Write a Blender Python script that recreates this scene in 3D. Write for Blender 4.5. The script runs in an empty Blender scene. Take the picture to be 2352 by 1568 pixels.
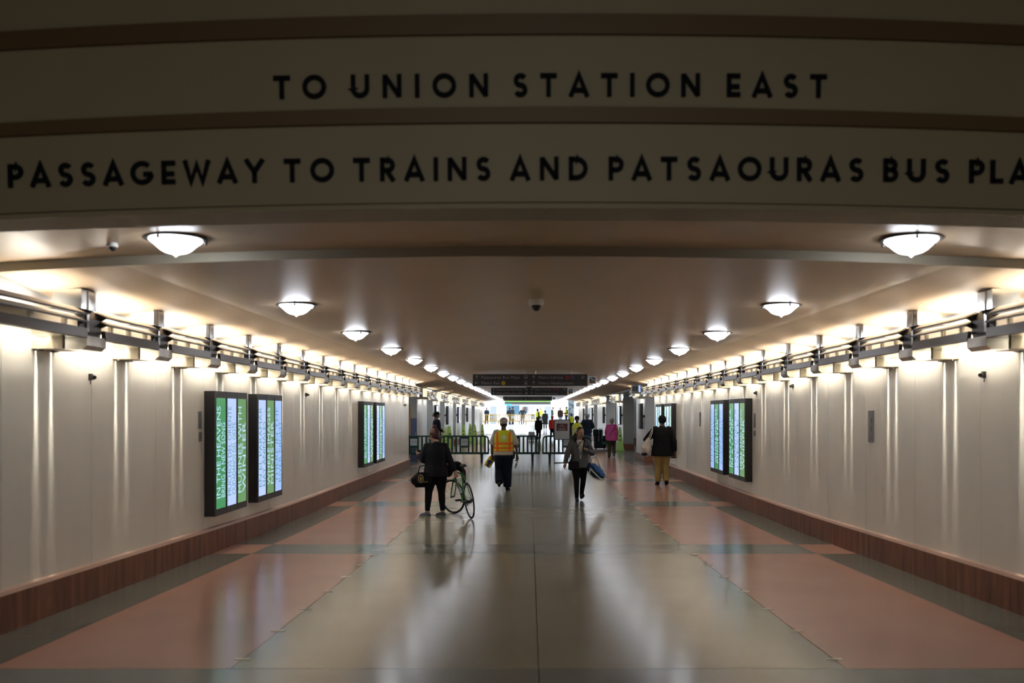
import bpy, math, random
from mathutils import Vector, Matrix
random.seed(7)
PI = math.pi
SC = bpy.context.scene
COL = SC.collection

# ------------------------------------------------------------------ camera, world, exposure
F_PX = 2000.0                       # focal length in pixels of the 2352 x 1568 frame
EYE = 1.95
cam_d = bpy.data.cameras.new('camera')
cam = bpy.data.objects.new('camera', cam_d); COL.objects.link(cam)
cam.location = (0, 0, EYE)
cam.rotation_euler = (PI/2, 0, 0)
cam_d.sensor_width = 36.0
cam_d.lens = F_PX/2352*36.0
cam_d.shift_x = -(1217-1176)/2352
cam_d.shift_y = (948-784)/2352
cam_d.clip_end = 400
cam_d.dof.use_dof = True
cam_d.dof.focus_distance = 20.0
cam_d.dof.aperture_fstop = 1.5
SC.camera = cam
SC.view_settings.view_transform = 'Standard'
SC.view_settings.look = 'None'
SC.view_settings.exposure = 1.5
SC.view_settings.gamma = 1.0
SC.view_settings.use_curve_mapping = False
SC.cycles.max_bounces = 6
SC.cycles.diffuse_bounces = 4
SC.cycles.glossy_bounces = 3
SC.cycles.transmission_bounces = 4
SC.cycles.caustics_reflective = False
SC.cycles.caustics_refractive = False
SC.cycles.adaptive_threshold = 0.05
world = bpy.data.worlds.new('world'); SC.world = world
world.use_nodes = True
world.node_tree.nodes['Background'].inputs[0].default_value = (0.55, 0.7, 1.0, 1)
world.node_tree.nodes['Background'].inputs[1].default_value = 0.0

TUBE_E = 18.0
BOWL_E = 8.0
HALL_W = 430.0
BEAM_W = 0.10

def area(name, loc, rot, sx, sy, power, color):
    d = bpy.data.lights.new(name, 'AREA'); d.shape = 'RECTANGLE'
    d.size = sx; d.size_y = sy; d.energy = power; d.color = color
    o = bpy.data.objects.new(name, d); COL.objects.link(o)
    o.location = loc; o.rotation_euler = rot
    return o
# daylight falling through the roof glazing of the hall at the far end
for i in range(4):
    area('hall_skylight', (-9+6*i, 95, 7.4), (0, 0, 0), 5.0, 16.0, HALL_W, (0.90, 0.95, 1.0))
# unseen fill light added behind the camera to brighten the header
area('header_fill_light', (0, -2.0, 5.9), (0, 0, 0), 2.0, 2.0, 38.0, (1.0, 0.94, 0.82))

# ------------------------------------------------------------------ materials
M = {}
def mat(name, col, rough=0.5, metal=0.0, var=0.0, vscale=4.0, stretch=(1, 1, 1), bump=0.0, bscale=40.0, bstretch=(1, 1, 1),
        emit=None, es=0.0, spec=0.5, trans=0.0, coat=0.0, rvar=0.0, aniso=0.0, alpha=1.0):
    m = bpy.data.materials.new(name); m.use_nodes = True
    nt = m.node_tree; b = nt.nodes['Principled BSDF']
    c4 = (col[0], col[1], col[2], 1)
    b.inputs['Base Color'].default_value = c4
    b.inputs['Roughness'].default_value = rough
    b.inputs['Metallic'].default_value = metal
    b.inputs['Specular IOR Level'].default_value = spec
    b.inputs['Coat Weight'].default_value = coat
    b.inputs['Coat Roughness'].default_value = 0.12
    if trans: b.inputs['Transmission Weight'].default_value = trans
    if emit:
        b.inputs['Emission Color'].default_value = (*emit, 1); b.inputs['Emission Strength'].default_value = es
    if var or bump or rvar:
        tc = nt.nodes.new('ShaderNodeTexCoord')
    if var or rvar:
        mp = nt.nodes.new('ShaderNodeMapping'); mp.inputs['Scale'].default_value = stretch
        n = nt.nodes.new('ShaderNodeTexNoise'); n.inputs['Scale'].default_value = vscale; n.inputs['Detail'].default_value = 5
        nt.links.new(tc.outputs['Object'], mp.inputs[0]); nt.links.new(mp.outputs[0], n.inputs['Vector'])
    if var:
        r = nt.nodes.new('ShaderNodeValToRGB')
        r.color_ramp.elements[0].position = 0.3; r.color_ramp.elements[1].position = 0.7
        r.color_ramp.elements[0].color = tuple(max(0, x*(1-var)) for x in col) + (1,)
        r.color_ramp.elements[1].color = tuple(min(1, x*(1+var)) for x in col) + (1,)
        nt.links.new(n.outputs['Fac'], r.inputs[0]); nt.links.new(r.outputs[0], b.inputs['Base Color'])
    if rvar:
        mr = nt.nodes.new('ShaderNodeMapRange'); mr.inputs['To Min'].default_value = max(0.02, rough-rvar); mr.inputs['To Max'].default_value = rough+rvar
        mr.inputs['From Min'].default_value = 0.3; mr.inputs['From Max'].default_value = 0.7
        nt.links.new(n.outputs['Fac'], mr.inputs['Value']); nt.links.new(mr.outputs[0], b.inputs['Roughness'])
    if bump:
        mp2 = nt.nodes.new('ShaderNodeMapping'); mp2.inputs['Scale'].default_value = bstretch
        n2 = nt.nodes.new('ShaderNodeTexNoise'); n2.inputs['Scale'].default_value = bscale; n2.inputs['Detail'].default_value = 3
        bp = nt.nodes.new('ShaderNodeBump'); bp.inputs['Strength'].default_value = bump; bp.inputs['Distance'].default_value = 0.01
        nt.links.new(tc.outputs['Object'], mp2.inputs[0]); nt.links.new(mp2.outputs[0], n2.inputs['Vector'])
        nt.links.new(n2.outputs['Fac'], bp.inputs['Height']); nt.links.new(bp.outputs[0], b.inputs['Normal'])
    M[name] = m
    return m

FB = dict(bump=0.055, bscale=1.0, bstretch=(0.8, 10.0, 1.0), spec=0.24)
mat('terrazzo_olive', (0.26, 0.248, 0.185), 0.20, var=0.05, vscale=1.3, **FB)
mat('terrazzo_pink', (0.45, 0.245, 0.18), 0.20, var=0.05, vscale=1.3, **FB)
mat('terrazzo_grey', (0.135, 0.135, 0.11), 0.20, var=0.05, vscale=1.6, **FB)
mat('terrazzo_band', (0.19, 0.20, 0.175), 0.20, var=0.05, vscale=1.6, **FB)
mat('brass_clip', (0.6, 0.55, 0.4), 0.35, 0.3)
mat('joint', (0.08, 0.075, 0.06), 0.6)
mat('wall_cream', (0.70, 0.675, 0.605), 0.30, var=0.03, vscale=3, stretch=(1, 1, 0.15), bump=0.012, bscale=3, bstretch=(1, 1.5, 0.2))
mat('plinth_brown', (0.20, 0.085, 0.05), 0.42, spec=0.2, var=0.35, vscale=2.2, stretch=(1, 6, 0.6))
mat('plinth_edge', (0.45, 0.29, 0.22), 0.32)
mat('ceiling_tan', (0.56, 0.41, 0.265), 0.40, bump=0.035, bscale=1.0, bstretch=(0.8, 14, 1), var=0.05, vscale=0.8, spec=0.4)
mat('cove_tan', (0.52, 0.40, 0.28), 0.6, spec=0.2)
mat('cove_cream', (0.62, 0.56, 0.46), 0.45)
mat('header_paint', (0.40, 0.36, 0.27), 0.55, var=0.04, vscale=2)
mat('header_brown', (0.16, 0.11, 0.055), 0.5)
mat('letter_black', (0.006, 0.009, 0.018), 0.7, spec=0.15)
mat('chrome', (0.62, 0.62, 0.60), 0.16, 1.0, rvar=0.08, vscale=6)
mat('dark_metal', (0.035, 0.03, 0.026), 0.38, 0.4)
mat('slat_brown', (0.075, 0.055, 0.042), 0.36, 0.3)
mat('black_fin', (0.012, 0.012, 0.012), 0.45)
mat('block_cream', (0.55, 0.48, 0.36), 0.5)
mat('clip_white', (0.75, 0.70, 0.62), 0.5)
mat('tube_glow', (0.9, 0.88, 0.8), 0.5, emit=(1.0, 0.935, 0.83), es=TUBE_E)
mat('box_glow', (0.8, 0.75, 0.6), 0.5, emit=(1.0, 0.88, 0.62), es=0.36)
mat('panel_glow', (0.8, 0.8, 0.8), 0.5, emit=(0.9, 0.95, 1.0), es=5.0)
mat('bowl_glow', (0.9, 0.92, 1.0), 0.4, emit=(0.86, 0.91, 1.0), es=BOWL_E)
mat('bronze', (0.05, 0.042, 0.035), 0.4, 0.5)
mat('black_plastic', (0.015, 0.015, 0.017), 0.4)
mat('frame_grey', (0.055, 0.055, 0.058), 0.45)
mat('grey_plate', (0.20, 0.205, 0.21), 0.45, 0.3)
mat('white_plastic', (0.75, 0.75, 0.72), 0.4)
mat('pier_grey', (0.40, 0.405, 0.40), 0.45, var=0.06, vscale=2)
mat('alcove_grey', (0.32, 0.325, 0.33), 0.6)
mat('tile_white', (0.75, 0.76, 0.75), 0.3)
mat('door_yellow', (0.50, 0.29, 0.02), 0.5)
mat('door_blue', (0.11, 0.14, 0.27), 0.4)
mat('hall_white', (0.9, 0.92, 0.95), 0.6)
mat('hall_floor', (0.72, 0.76, 0.80), 0.12)
mat('sign_black', (0.028, 0.028, 0.030), 0.42)
mat('sign_text', (0.34, 0.35, 0.36), 0.5)
mat('dot_yellow', (0.55, 0.36, 0.02), 0.5)
mat('dot_red', (0.26, 0.02, 0.025), 0.5)
mat('dot_purple', (0.12, 0.05, 0.13), 0.5)
mat('alum', (0.55, 0.56, 0.57), 0.35, 0.8)
mat('barrier_green', (0.008, 0.048, 0.034), 0.38)
mat('barrier_yellow', (0.40, 0.23, 0.008), 0.45)
mat('paper', (0.42, 0.46, 0.50), 0.6)
mat('paper_maroon', (0.075, 0.014, 0.018), 0.6)
mat('cone_lime', (0.42, 0.70, 0.17), 0.5)
mat('cone_print', (0.05, 0.12, 0.03), 0.6)
mat('mat_grey', (0.09, 0.09, 0.09), 0.9)
mat('rubber', (0.012, 0.012, 0.014), 0.6)
mat('steel', (0.45, 0.45, 0.46), 0.25, 1.0)
mat('bike_green', (0.035, 0.20, 0.035), 0.3, coat=0.5)
mat('bottle', (0.55, 0.68, 0.85), 0.15, trans=0.6)
mat('screen_green', (0.02, 0.1, 0.03), 0.12, emit=(0.06, 0.28, 0.11), es=0.36)
mat('screen_lime', (0.05, 0.1, 0.03), 0.12, emit=(0.13, 0.29, 0.11), es=0.36)
mat('screen_blue', (0.1, 0.15, 0.3), 0.12, emit=(0.36, 0.52, 1.0), es=0.36)
mat('screen_pale', (0.2, 0.2, 0.25), 0.12, emit=(0.46, 0.60, 0.95), es=0.36)
mat('letter_pale', (0.2, 0.25, 0.3), 0.2, emit=(0.45, 0.66, 0.88), es=0.36)
mat('letter_teal', (0.05, 0.1, 0.1), 0.2, emit=(0.10, 0.30, 0.36), es=0.36)
mat('board_green', (0.10, 0.25, 0.02), 0.5, emit=(0.22, 0.40, 0.06), es=0.12)
mat('board_blue', (0.02, 0.25, 0.55), 0.5, emit=(0.05, 0.4, 0.8), es=0.25)
mat('mosaic_blue', (0.09, 0.19, 0.26), 0.3)
mat('mosaic_pale', (0.45, 0.55, 0.58), 0.3)
mat('poster_dark', (0.10, 0.09, 0.09), 0.5); mat('poster_light', (0.5, 0.45, 0.5), 0.5)
mat('hall_panel', (0.28, 0.31, 0.32), 0.5)
def translucent(name, col, mix=0.6):
    m = bpy.data.materials.new(name); m.use_nodes = True; nt = m.node_tree
    out = nt.nodes['Material Output']; nt.nodes.remove(nt.nodes['Principled BSDF'])
    d = nt.nodes.new('ShaderNodeBsdfDiffuse'); t = nt.nodes.new('ShaderNodeBsdfTranslucent'); x = nt.nodes.new('ShaderNodeMixShader')
    d.inputs[0].default_value = (*col, 1); t.inputs[0].default_value = (*col, 1); x.inputs[0].default_value = mix
    nt.links.new(d.outputs[0], x.inputs[1]); nt.links.new(t.outputs[0], x.inputs[2]); nt.links.new(x.outputs[0], out.inputs[0]); M[name] = m
translucent('diffuser', (0.80, 0.75, 0.68), 0.38)
# people
mat('skin_tan', (0.36, 0.20, 0.13), 0.5); mat('skin_brown', (0.12, 0.06, 0.038), 0.5); mat('skin_light', (0.48, 0.29, 0.21), 0.5)
mat('hair_black', (0.012, 0.010, 0.010), 0.4); mat('hair_auburn', (0.075, 0.018, 0.014), 0.45); mat('hair_grey', (0.3, 0.3, 0.27), 0.6)
mat('eye_white', (0.7, 0.7, 0.68), 0.2); mat('eye_dark', (0.02, 0.012, 0.01), 0.2); mat('lip', (0.30, 0.09, 0.08), 0.4)
CL = dict(bump=0.7, bscale=9, bstretch=(1, 1, 1.6), spec=0.2)
for n_, c_ in dict(charcoal=(0.011, 0.012, 0.016), black=(0.0045, 0.0045, 0.006), navy=(0.006, 0.009, 0.022), vest_lime=(0.62, 0.70, 0.045),
                   vest_orange=(0.90, 0.17, 0.03), shirt_white=(0.50, 0.48, 0.44), khaki=(0.33, 0.235, 0.085), grey_jacket=(0.085, 0.092, 0.105),
                   pink=(0.62, 0.10, 0.34), olive=(0.075, 0.07, 0.045), red=(0.55, 0.03, 0.02), denim=(0.025, 0.05, 0.11), slate=(0.014, 0.022, 0.032),
                   coat_green=(0.02, 0.024, 0.019), brown=(0.035, 0.014, 0.010), cap_grey=(0.42, 0.41, 0.39), canvas=(0.52, 0.47, 0.42), pale_jeans=(0.3, 0.33, 0.37),
                   bag_navy=(0.02, 0.035, 0.09), bag_blue=(0.05, 0.14, 0.36), bag_white=(0.62, 0.62, 0.60), logo=(0.78, 0.84, 0.92), gold=(0.35, 0.28, 0.12),
                   pack_yellow=(0.70, 0.56, 0.04), pack_blue=(0.04, 0.06, 0.30), strap_green=(0.03, 0.12, 0.09), sole=(0.45, 0.45, 0.42), shoe_grey=(0.12, 0.13, 0.16), luggage=(0.012, 0.016, 0.022),
                   silver_case=(0.45, 0.47, 0.5), reflect=(0.6, 0.62, 0.6), print_purple=(0.45, 0.02, 0.10)).items():
    mat('c_'+n_, c_, 0.75, **CL)

# ------------------------------------------------------------------ mesh helpers
def lerp(a, b, t): return a+(b-a)*t
class MB:
    def __init__(self): self.v = []; self.f = []
    def quad(self, a, b, c, d):
        i = len(self.v); self.v += [tuple(a), tuple(b), tuple(c), tuple(d)]; self.f.append((i, i+1, i+2, i+3)); return self
    def poly(self, pts):
        i = len(self.v); self.v += [tuple(p) for p in pts]; self.f.append(tuple(range(i, i+len(pts)))); return self
    def box(self, x0, x1, y0, y1, z0, z1):
        i = len(self.v)
        self.v += [(x0, y0, z0), (x1, y0, z0), (x1, y1, z0), (x0, y1, z0), (x0, y0, z1), (x1, y0, z1), (x1, y1, z1), (x0, y1, z1)]
        self.f += [tuple(i+k for k in q) for q in ((0, 3, 2, 1), (4, 5, 6, 7), (0, 1, 5, 4), (1, 2, 6, 5), (2, 3, 7, 6), (3, 0, 4, 7))]
        return self
    def prism(self, prof, a, b, axis='y'):
        """extrude a closed 2-D outline along an axis; prof are (x,z) for y, (y,z) for x, (x,y) for z"""
        n = len(prof); i = len(self.v)
        for t in (a, b):
            for p, q in prof:
                self.v.append((p, t, q) if axis == 'y' else ((t, p, q) if axis == 'x' else (p, q, t)))
        for k in range(n):
            j = (k+1) % n; self.f.append((i+k, i+j, i+n+j, i+n+k))
        self.f.append(tuple(i+k for k in reversed(range(n)))); self.f.append(tuple(i+n+k for k in range(n)))
        return self
    def ring_loft(self, rings, cap=True):
        n = len(rings[0]); i = len(self.v)
        for r in rings: self.v += [tuple(p) for p in r]
        for k in range(len(rings)-1):
            for j in range(n):
                j2 = (j+1) % n
                self.f.append((i+k*n+j, i+k*n+j2, i+(k+1)*n+j2, i+(k+1)*n+j))
        if cap:
            self.f.append(tuple(i+j for j in reversed(range(n))))
            o = i+(len(rings)-1)*n; self.f.append(tuple(o+j for j in range(n)))
        return self
    def tube(self, pts, rad, n=10, round_ends=False, flat=None, closed=False):
        pts = [Vector(p) for p in pts]; m = len(pts)
        if not hasattr(rad, '__len__'): rad = [rad]*m
        rad = list(rad)
        if round_ends:
            d0 = (pts[0]-pts[1]).normalized(); d1 = (pts[-1]-pts[-2]).normalized(); r0, r1 = rad[0], rad[-1]
            pts = [pts[0]+d0*r0*.95, pts[0]+d0*r0*.7]+pts+[pts[-1]+d1*r1*.7, pts[-1]+d1*r1*.95]
            rad = [r0*.3, r0*.72]+rad+[r1*.72, r1*.3]; m = len(pts)
        t0 = (pts[1]-pts[0]).normalized()
        up = Vector((0, 0, 1)) if abs(t0.z) < 0.9 else Vector((0, 1, 0))
        u = t0.cross(up).normalized(); rings = []
        for k in range(m):
            if closed: t = (pts[(k+1) % m]-pts[k-1]).normalized()
            elif k == 0: t = t0
            elif k == m-1: t = (pts[-1]-pts[-2]).normalized()
            else: t = ((pts[k+1]-pts[k]).normalized()+(pts[k]-pts[k-1]).normalized()).normalized()
            u = (u-t*u.dot(t)).normalized(); w = t.cross(u)
            fa, fb = flat if flat else (1, 1)
            rings.append([pts[k]+u*(math.cos(2*PI*j/n)*rad[k]*fa)+w*(math.sin(2*PI*j/n)*rad[k]*fb) for j in range(n)])
        if closed: rings.append(rings[0])
        return self.ring_loft(rings, cap=not closed)
    def ell(self, c, r, n=14, m=9, rot=None):
        rings = []
        for k in range(m+1):
            a = -PI/2+PI*k/m; a = max(-PI/2+.06, min(PI/2-.06, a))
            ring = []
            for j in range(n):
                p = Vector((math.cos(a)*math.cos(2*PI*j/n)*r[0], math.cos(a)*math.sin(2*PI*j/n)*r[1], math.sin(a)*r[2]))
                if rot: p = rot @ p
                ring.append(p+Vector(c))
            rings.append(ring)
        return self.ring_loft(rings)
    def lathe(self, prof, c, n=24):
        rings = [[(c[0]+r*math.cos(2*PI*j/n), c[1]+r*math.sin(2*PI*j/n), c[2]+z) for j in range(n)] for r, z in prof]
        return self.ring_loft(rings)
    def xf(self, mtx):
        self.v = [tuple(mtx @ Vector(p)) for p in self.v]; return self
    def mesh(self, name, smooth=None):
        me = bpy.data.meshes.new(name); me.from_pydata(self.v, [], self.f); me.update()
        if smooth is not None:
            me.polygons.foreach_set('use_smooth', [True]*len(me.polygons))
            if smooth < 179: me.set_sharp_from_angle(angle=math.radians(smooth))
        return me
    def build(self, name, material, parent=None, smooth=None, loc=None):
        return link(name, self.mesh(name, smooth), material, parent, loc)

def link(name, me, material=None, parent=None, loc=None):
    if material is not None and not len(me.materials): me.materials.append(M[material] if isinstance(material, str) else material)
    o = bpy.data.objects.new(name, me); COL.objects.link(o)
    if parent is not None: o.parent = parent
    if loc is not None: o.location = loc
    return o
def tag(o, label=None, cat=None, group=None, kind=None):
    if label: o['label'] = label
    if cat: o['category'] = cat
    if group: o['group'] = group
    if kind: o['kind'] = kind
    return o
def empty(name, loc=(0, 0, 0), rz=0.0, label=None, cat=None, group=None):
    o = bpy.data.objects.new(name, None); COL.objects.link(o); o.empty_display_size = 0.2
    o.location = loc; o.rotation_euler = (0, 0, rz)
    return tag(o, label, cat, group)
def copy_tree(o, parent=None, loc=None, rz=None):
    c = o.copy(); COL.objects.link(c)
    if parent is not None: c.parent = parent
    if loc is not None: c.location = loc
    if rz is not None: c.rotation_euler = (0, 0, rz)
    for ch in list(o.children): copy_tree(ch, c)
    return c
def struct(o): o['kind'] = 'structure'; return o
def bevel_box(x0, x1, y0, y1, z0, z1, b=0.01):
    """box with chamfered vertical and horizontal edges"""
    mb = MB()
    def ring(x0, x1, y0, y1, z, b): return [(x0+b, y0, z), (x1-b, y0, z), (x1, y0+b, z), (x1, y1-b, z), (x1-b, y1, z), (x0+b, y1, z), (x0, y1-b, z), (x0, y0+b, z)]
    return mb.ring_loft([ring(x0+b, x1-b, y0+b, y1-b, z0, b), ring(x0, x1, y0, y1, z0+b, b), ring(x0, x1, y0, y1, z1-b, b), ring(x0+b, x1-b, y0+b, y1-b, z1, b)])

TMP = bpy.data.scenes.new('workshop')
def evaluated(me_or_curve, mods=()):
    o = bpy.data.objects.new('workpiece', me_or_curve); TMP.collection.objects.link(o)
    for kind, props in mods:
        md = o.modifiers.new(kind, kind)
        for k, v in props.items(): setattr(md, k, v)
    TMP.view_layers[0].update()
    dg = TMP.view_layers[0].depsgraph; dg.update()
    me = bpy.data.meshes.new_from_object(o.evaluated_get(dg))
    TMP.collection.objects.unlink(o); bpy.data.objects.remove(o)
    return me
def remesh(mb, voxel, smooth=4):
    me = mb.mesh('raw')
    out = evaluated(me, [('REMESH', dict(mode='VOXEL', voxel_size=voxel, use_smooth_shade=True)), ('SMOOTH', dict(iterations=smooth, factor=0.5))])
    bpy.data.meshes.remove(me)
    out.materials.clear()
    return out
_text = {}
def text_mesh(s, width=None, height=None, depth=0.004):
    """flat lettering in the x-z plane, lower left at the origin, facing -y"""
    key = (s, width, height, depth)
    if key in _text: return _text[key]
    c = bpy.data.curves.new('lettering', 'FONT'); c.body = s; c.size = 1; c.extrude = 0.0; c.resolution_u = 2
    me = evaluated(c); bpy.data.curves.remove(c)
    xs = [v.co.x for v in me.vertices]; ys = [v.co.y for v in me.vertices]
    x0, x1, y0, y1 = min(xs), max(xs), min(ys), max(ys)
    sy = (height/0.7) if height else 1.0
    sx = width/(x1-x0) if width else sy
    for v in me.vertices: v.co = ((v.co.x-x0)*sx, 0.0, v.co.y*sy)
    me.materials.clear(); me.update()
    _text[key] = me
    return me
def lettering(s, material, parent, x, y, z, width=None, height=None, name='lettering', rot=None):
    me = text_mesh(s, width, height).copy()
    o = link(name, me, material, parent, (x, y, z))
    if rot is not None: o.rotation_euler = rot
    return o

# ------------------------------------------------------------------ plan of the place (metres; y runs down the passage)
XC = 0.06                  # axis of the passage
HW = 4.36                  # half width to the wall face
def WX(side, u): return XC+side*(HW-u)          # u = distance out from the wall
def PXX(px, d): return (px-1217)/F_PX*d
def floor_z(y):
    if y < 12: return 0.021*(15-y)
    if y < 18: return 0.021*(18-y)**2/12
    if y < 77: return 0.0
    if y < 79: return 0.094*(y-77)**2/4
    if y < 86: return 0.094*(y-78)
    return 0.75
def ceil_z(x): return 3.20-0.0068*(x-XC)**2

# ---------- floor: terrazzo slabs with recessed joints
floor_root = struct(empty('floor'))
def slab(x0, x1, y0, y1, material, name='floor_slab', gap=0.003):
    mb = MB(); n = max(1, int((y1-y0)/0.8)) if (y0 < 18 or 76 < y1 < 90) else 1
    x0 += gap; x1 -= gap; y0 += gap; y1 -= gap
    rings = []
    for k in range(n+1):
        y = lerp(y0, y1, k/n); z = floor_z(y)
        rings.append([(x0, y, z-0.03), (x1, y, z-0.03), (x1, y, z), (x0, y, z)])
    mb.ring_loft(rings)
    return mb.build(name, material, floor_root)
BAY = 6.58
E1, E2, E3 = 2.12, 3.78, 4.40
def floor_strip(y0, y1, kind):
    a = XC
    if kind == 'bay':
        slab(a-E1, a, y0, y1, 'terrazzo_olive'); slab(a, a+E1, y0, y1, 'terrazzo_olive')
        for s in (-1, 1):
            xs = sorted((a+s*E1, a+s*E2)); slab(xs[0], xs[1], y0, y1, 'terrazzo_pink')
            xs = sorted((a+s*E2, a+s*E3)); slab(xs[0], xs[1], y0, y1, 'terrazzo_grey')
    else:
        slab(a-E2, a, y0, y1, 'terrazzo_band'); slab(a, a+E2, y0, y1, 'terrazzo_band')
        for s in (-1, 1):
            xs = sorted((a+s*E2, a+s*E3)); slab(xs[0], xs[1], y0, y1, 'terrazzo_pink')
y = 6.0-BAY
while y < 77.9:
    floor_strip(y-0.95, y, 'band'); floor_strip(y, min(y+BAY-0.95, 78.0), 'bay'); y += BAY
slab(XC-7, XC+7, -6, 6.0-BAY-0.95, 'terrazzo_olive')
for s in (-1, 1):
    xs = sorted((XC+s*4.40, XC+s*7.2)); slab(xs[0], xs[1], 6.0-BAY-0.95, 4.9, 'terrazzo_grey')
    xs = sorted((XC+s*4.40, XC+s*6.7)); slab(xs[0], xs[1], 30.9, 78.0, 'terrazzo_grey')
ramp = slab(-13, 13, 78.0, 86.0, 'hall_floor', 'ramp_floor'); slab(-13, 13, 86.0, 107, 'hall_floor', 'hall_floor')
bed = MB()
pts = [(-6 + k*1.0) for k in range(0, 114)]
bed.ring_loft([[(-13, p, floor_z(p)-0.25), (13, p, floor_z(p)-0.25), (13, p, floor_z(p)-0.012), (-13, p, floor_z(p)-0.012)] for p in pts])
bed.build('floor_bed', 'joint', floor_root)
clip_me = MB().box(-0.055, 0.055, -0.012, 0.012, -0.002, 0.004).mesh('divider_clip')
for s in (-1, 1):
    for k in range(18):
        yy = 5.36+0.88*k
        link('divider_clip', clip_me, 'brass_clip', floor_root, (XC+s*E1, yy, floor_z(yy)))

# ---------- walls: fluted panels
WALL_END = 30.9
wall = {}
for side, nm in ((-1, 'left'), (1, 'right')):
    w = struct(empty('wall_'+nm)); wall[side] = w
    core = MB(); x0, x1 = sorted((WX(side, -0.012), WX(side, -0.30)))
    core.box(x0, x1, 5.0, WALL_END, -0.1, 3.5).build('wall_core', 'alcove_grey', w)
MOD = 1.46; JOINT0 = 7.51
def joint_y(k): return JOINT0+MOD*k
for side in (-1, 1):
    for k in range(-2, 17):
        y0 = max(joint_y(k)-0.43, 5.0); y1 = min(joint_y(k)+MOD-0.43, WALL_END)
        if y1-y0 < 0.05: continue
        mb = MB(); x0, x1 = sorted((WX(side, 0.0), WX(side, -0.011)))
        ym = (y0+y1)/2
        g = 0.0035
        p = MB().box(x0-XC-side*HW, x1-XC-side*HW, y0-ym+g, y1-ym-g, 0.02, 2.93).build('wall_panel', 'wall_cream', wall[side], loc=(XC+side*HW, ym, 0))
# baseboards, in lengths
for side, nm in ((-1, 'left'), (1, 'right')):
    b = struct(empty('baseboard_'+nm))
    k = 5.0
    while k < WALL_END-0.1:
        e = min(k+2.92, WALL_END)
        n = max(1, int((e-k)/0.75)); rings = []; rings2 = []
        for q in range(n+1):
            yy = lerp(k+0.002, e-0.002, q/n); z = floor_z(yy)
            a = [(WX(side, 0.0), z), (WX(side, 0.055), z), (WX(side, 0.055), z+0.305), (WX(side, 0.0), z+0.305)]
            c = [(WX(side, 0.0), z+0.305), (WX(side, 0.055), z+0.305), (WX(side, 0.04), z+0.335), (WX(side, 0.0), z+0.345)]
            rings.append([(p, yy, q2) for p, q2 in a]); rings2.append([(p, yy, q2) for p, q2 in c])
        o = MB().ring_loft(rings).build('baseboard_length', 'plinth_brown', b)
        MB().ring_loft(rings2).build('baseboard_cap', 'plinth_edge', o)
        k = e
# ---------- ceiling: shallow vault with coves above the wall lights
COVE = [(3.42, .009), (3.54, .022), (3.66, .043), (3.78, .070), (3.90, .097), (4.02, .117), (4.14, .131), (4.36, .145)]
def ceil_profile(depth):
    """(flat, left cove, right cove): outline of the vault; the coves sink by depth"""
    zc = ceil_z(XC+3.30)
    flat = [(XC-3.30+6.60*k/24, ceil_z(XC-3.30+6.60*k/24)) for k in range(25)]
    R = [(XC+3.30, zc)]+[(XC+a, lerp(ceil_z(XC+a), zc-d, depth)) for a, d in COVE]
    Lf = [(2*XC-x, z) for x, z in R]
    return flat, Lf, R
def sheet(profs, ys):
    mb = MB(); n = len(profs[0])
    for p, y in zip(profs, ys): mb.v += [(x, y, z) for x, z in p]
    for r in range(len(ys)-1):
        for k in range(n-1): mb.f.append((r*n+k, r*n+k+1, (r+1)*n+k+1, (r+1)*n+k))
    return mb
ceil = struct(empty('ceiling'))
def merged(mb):
    """weld matching corners so that smooth shading runs across"""
    key = {}; nv = []; mp = []
    for p in mb.v:
        kk = tuple(round(c, 5) for c in p)
        if kk not in key: key[kk] = len(nv); nv.append(p)
        mp.append(key[kk])
    o = MB(); o.v = nv; o.f = [tuple(mp[i] for i in f) for f in mb.f]; return o
STEP_Y = 6.95
y = STEP_Y
while y < 79.9:
    e = min(y+BAY, 80.0)
    ys = [y+0.002, e-0.002] if y > STEP_Y+.1 else [y, y+.15, y+.3, y+.45, y+.6, y+.8, y+1.0, e-.002]
    dep = [min(1, max(0, (q-STEP_Y)/1.0)) for q in ys]; dep = [d*d*(3-2*d) for d in dep]
    PR = [ceil_profile(d) for d in dep]
    sheet([p[0] for p in PR], ys).build('ceiling_bay', 'ceiling_tan', ceil, smooth=60)
    for q in (1, 2): sheet([p[q] for p in PR], ys).build('ceiling_cove', 'cove_tan', ceil, smooth=60)
    y = e
full = [(XC-4.36+8.72*k/32, ceil_z(XC-4.36+8.72*k/32)) for k in range(33)]
sheet([[(x, z+0.075) for x, z in full]]*2, [5.28, STEP_Y]).build('ceiling_bay', 'ceiling_tan', ceil, smooth=60)
st = MB()
for k in range(32):
    (xa, za), (xb, zb) = full[k], full[k+1]
    st.quad((xa, STEP_Y, za), (xb, STEP_Y, zb), (xb, STEP_Y, zb+0.075), (xa, STEP_Y, za+0.075))
st.build('ceiling_step', 'header_paint', ceil)
MB().box(-7.5, 7.5, 5.32, 80, 3.45, 3.6).build('ceiling_slab', 'alcove_grey', ceil)
for s in (-1, 1):
    xs = sorted((XC+s*4.34, XC+s*6.9))
    MB().box(xs[0], xs[1], WALL_END, 80, 2.94, 3.45).build('alcove_ceiling', 'alcove_grey', ceil)

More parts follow.
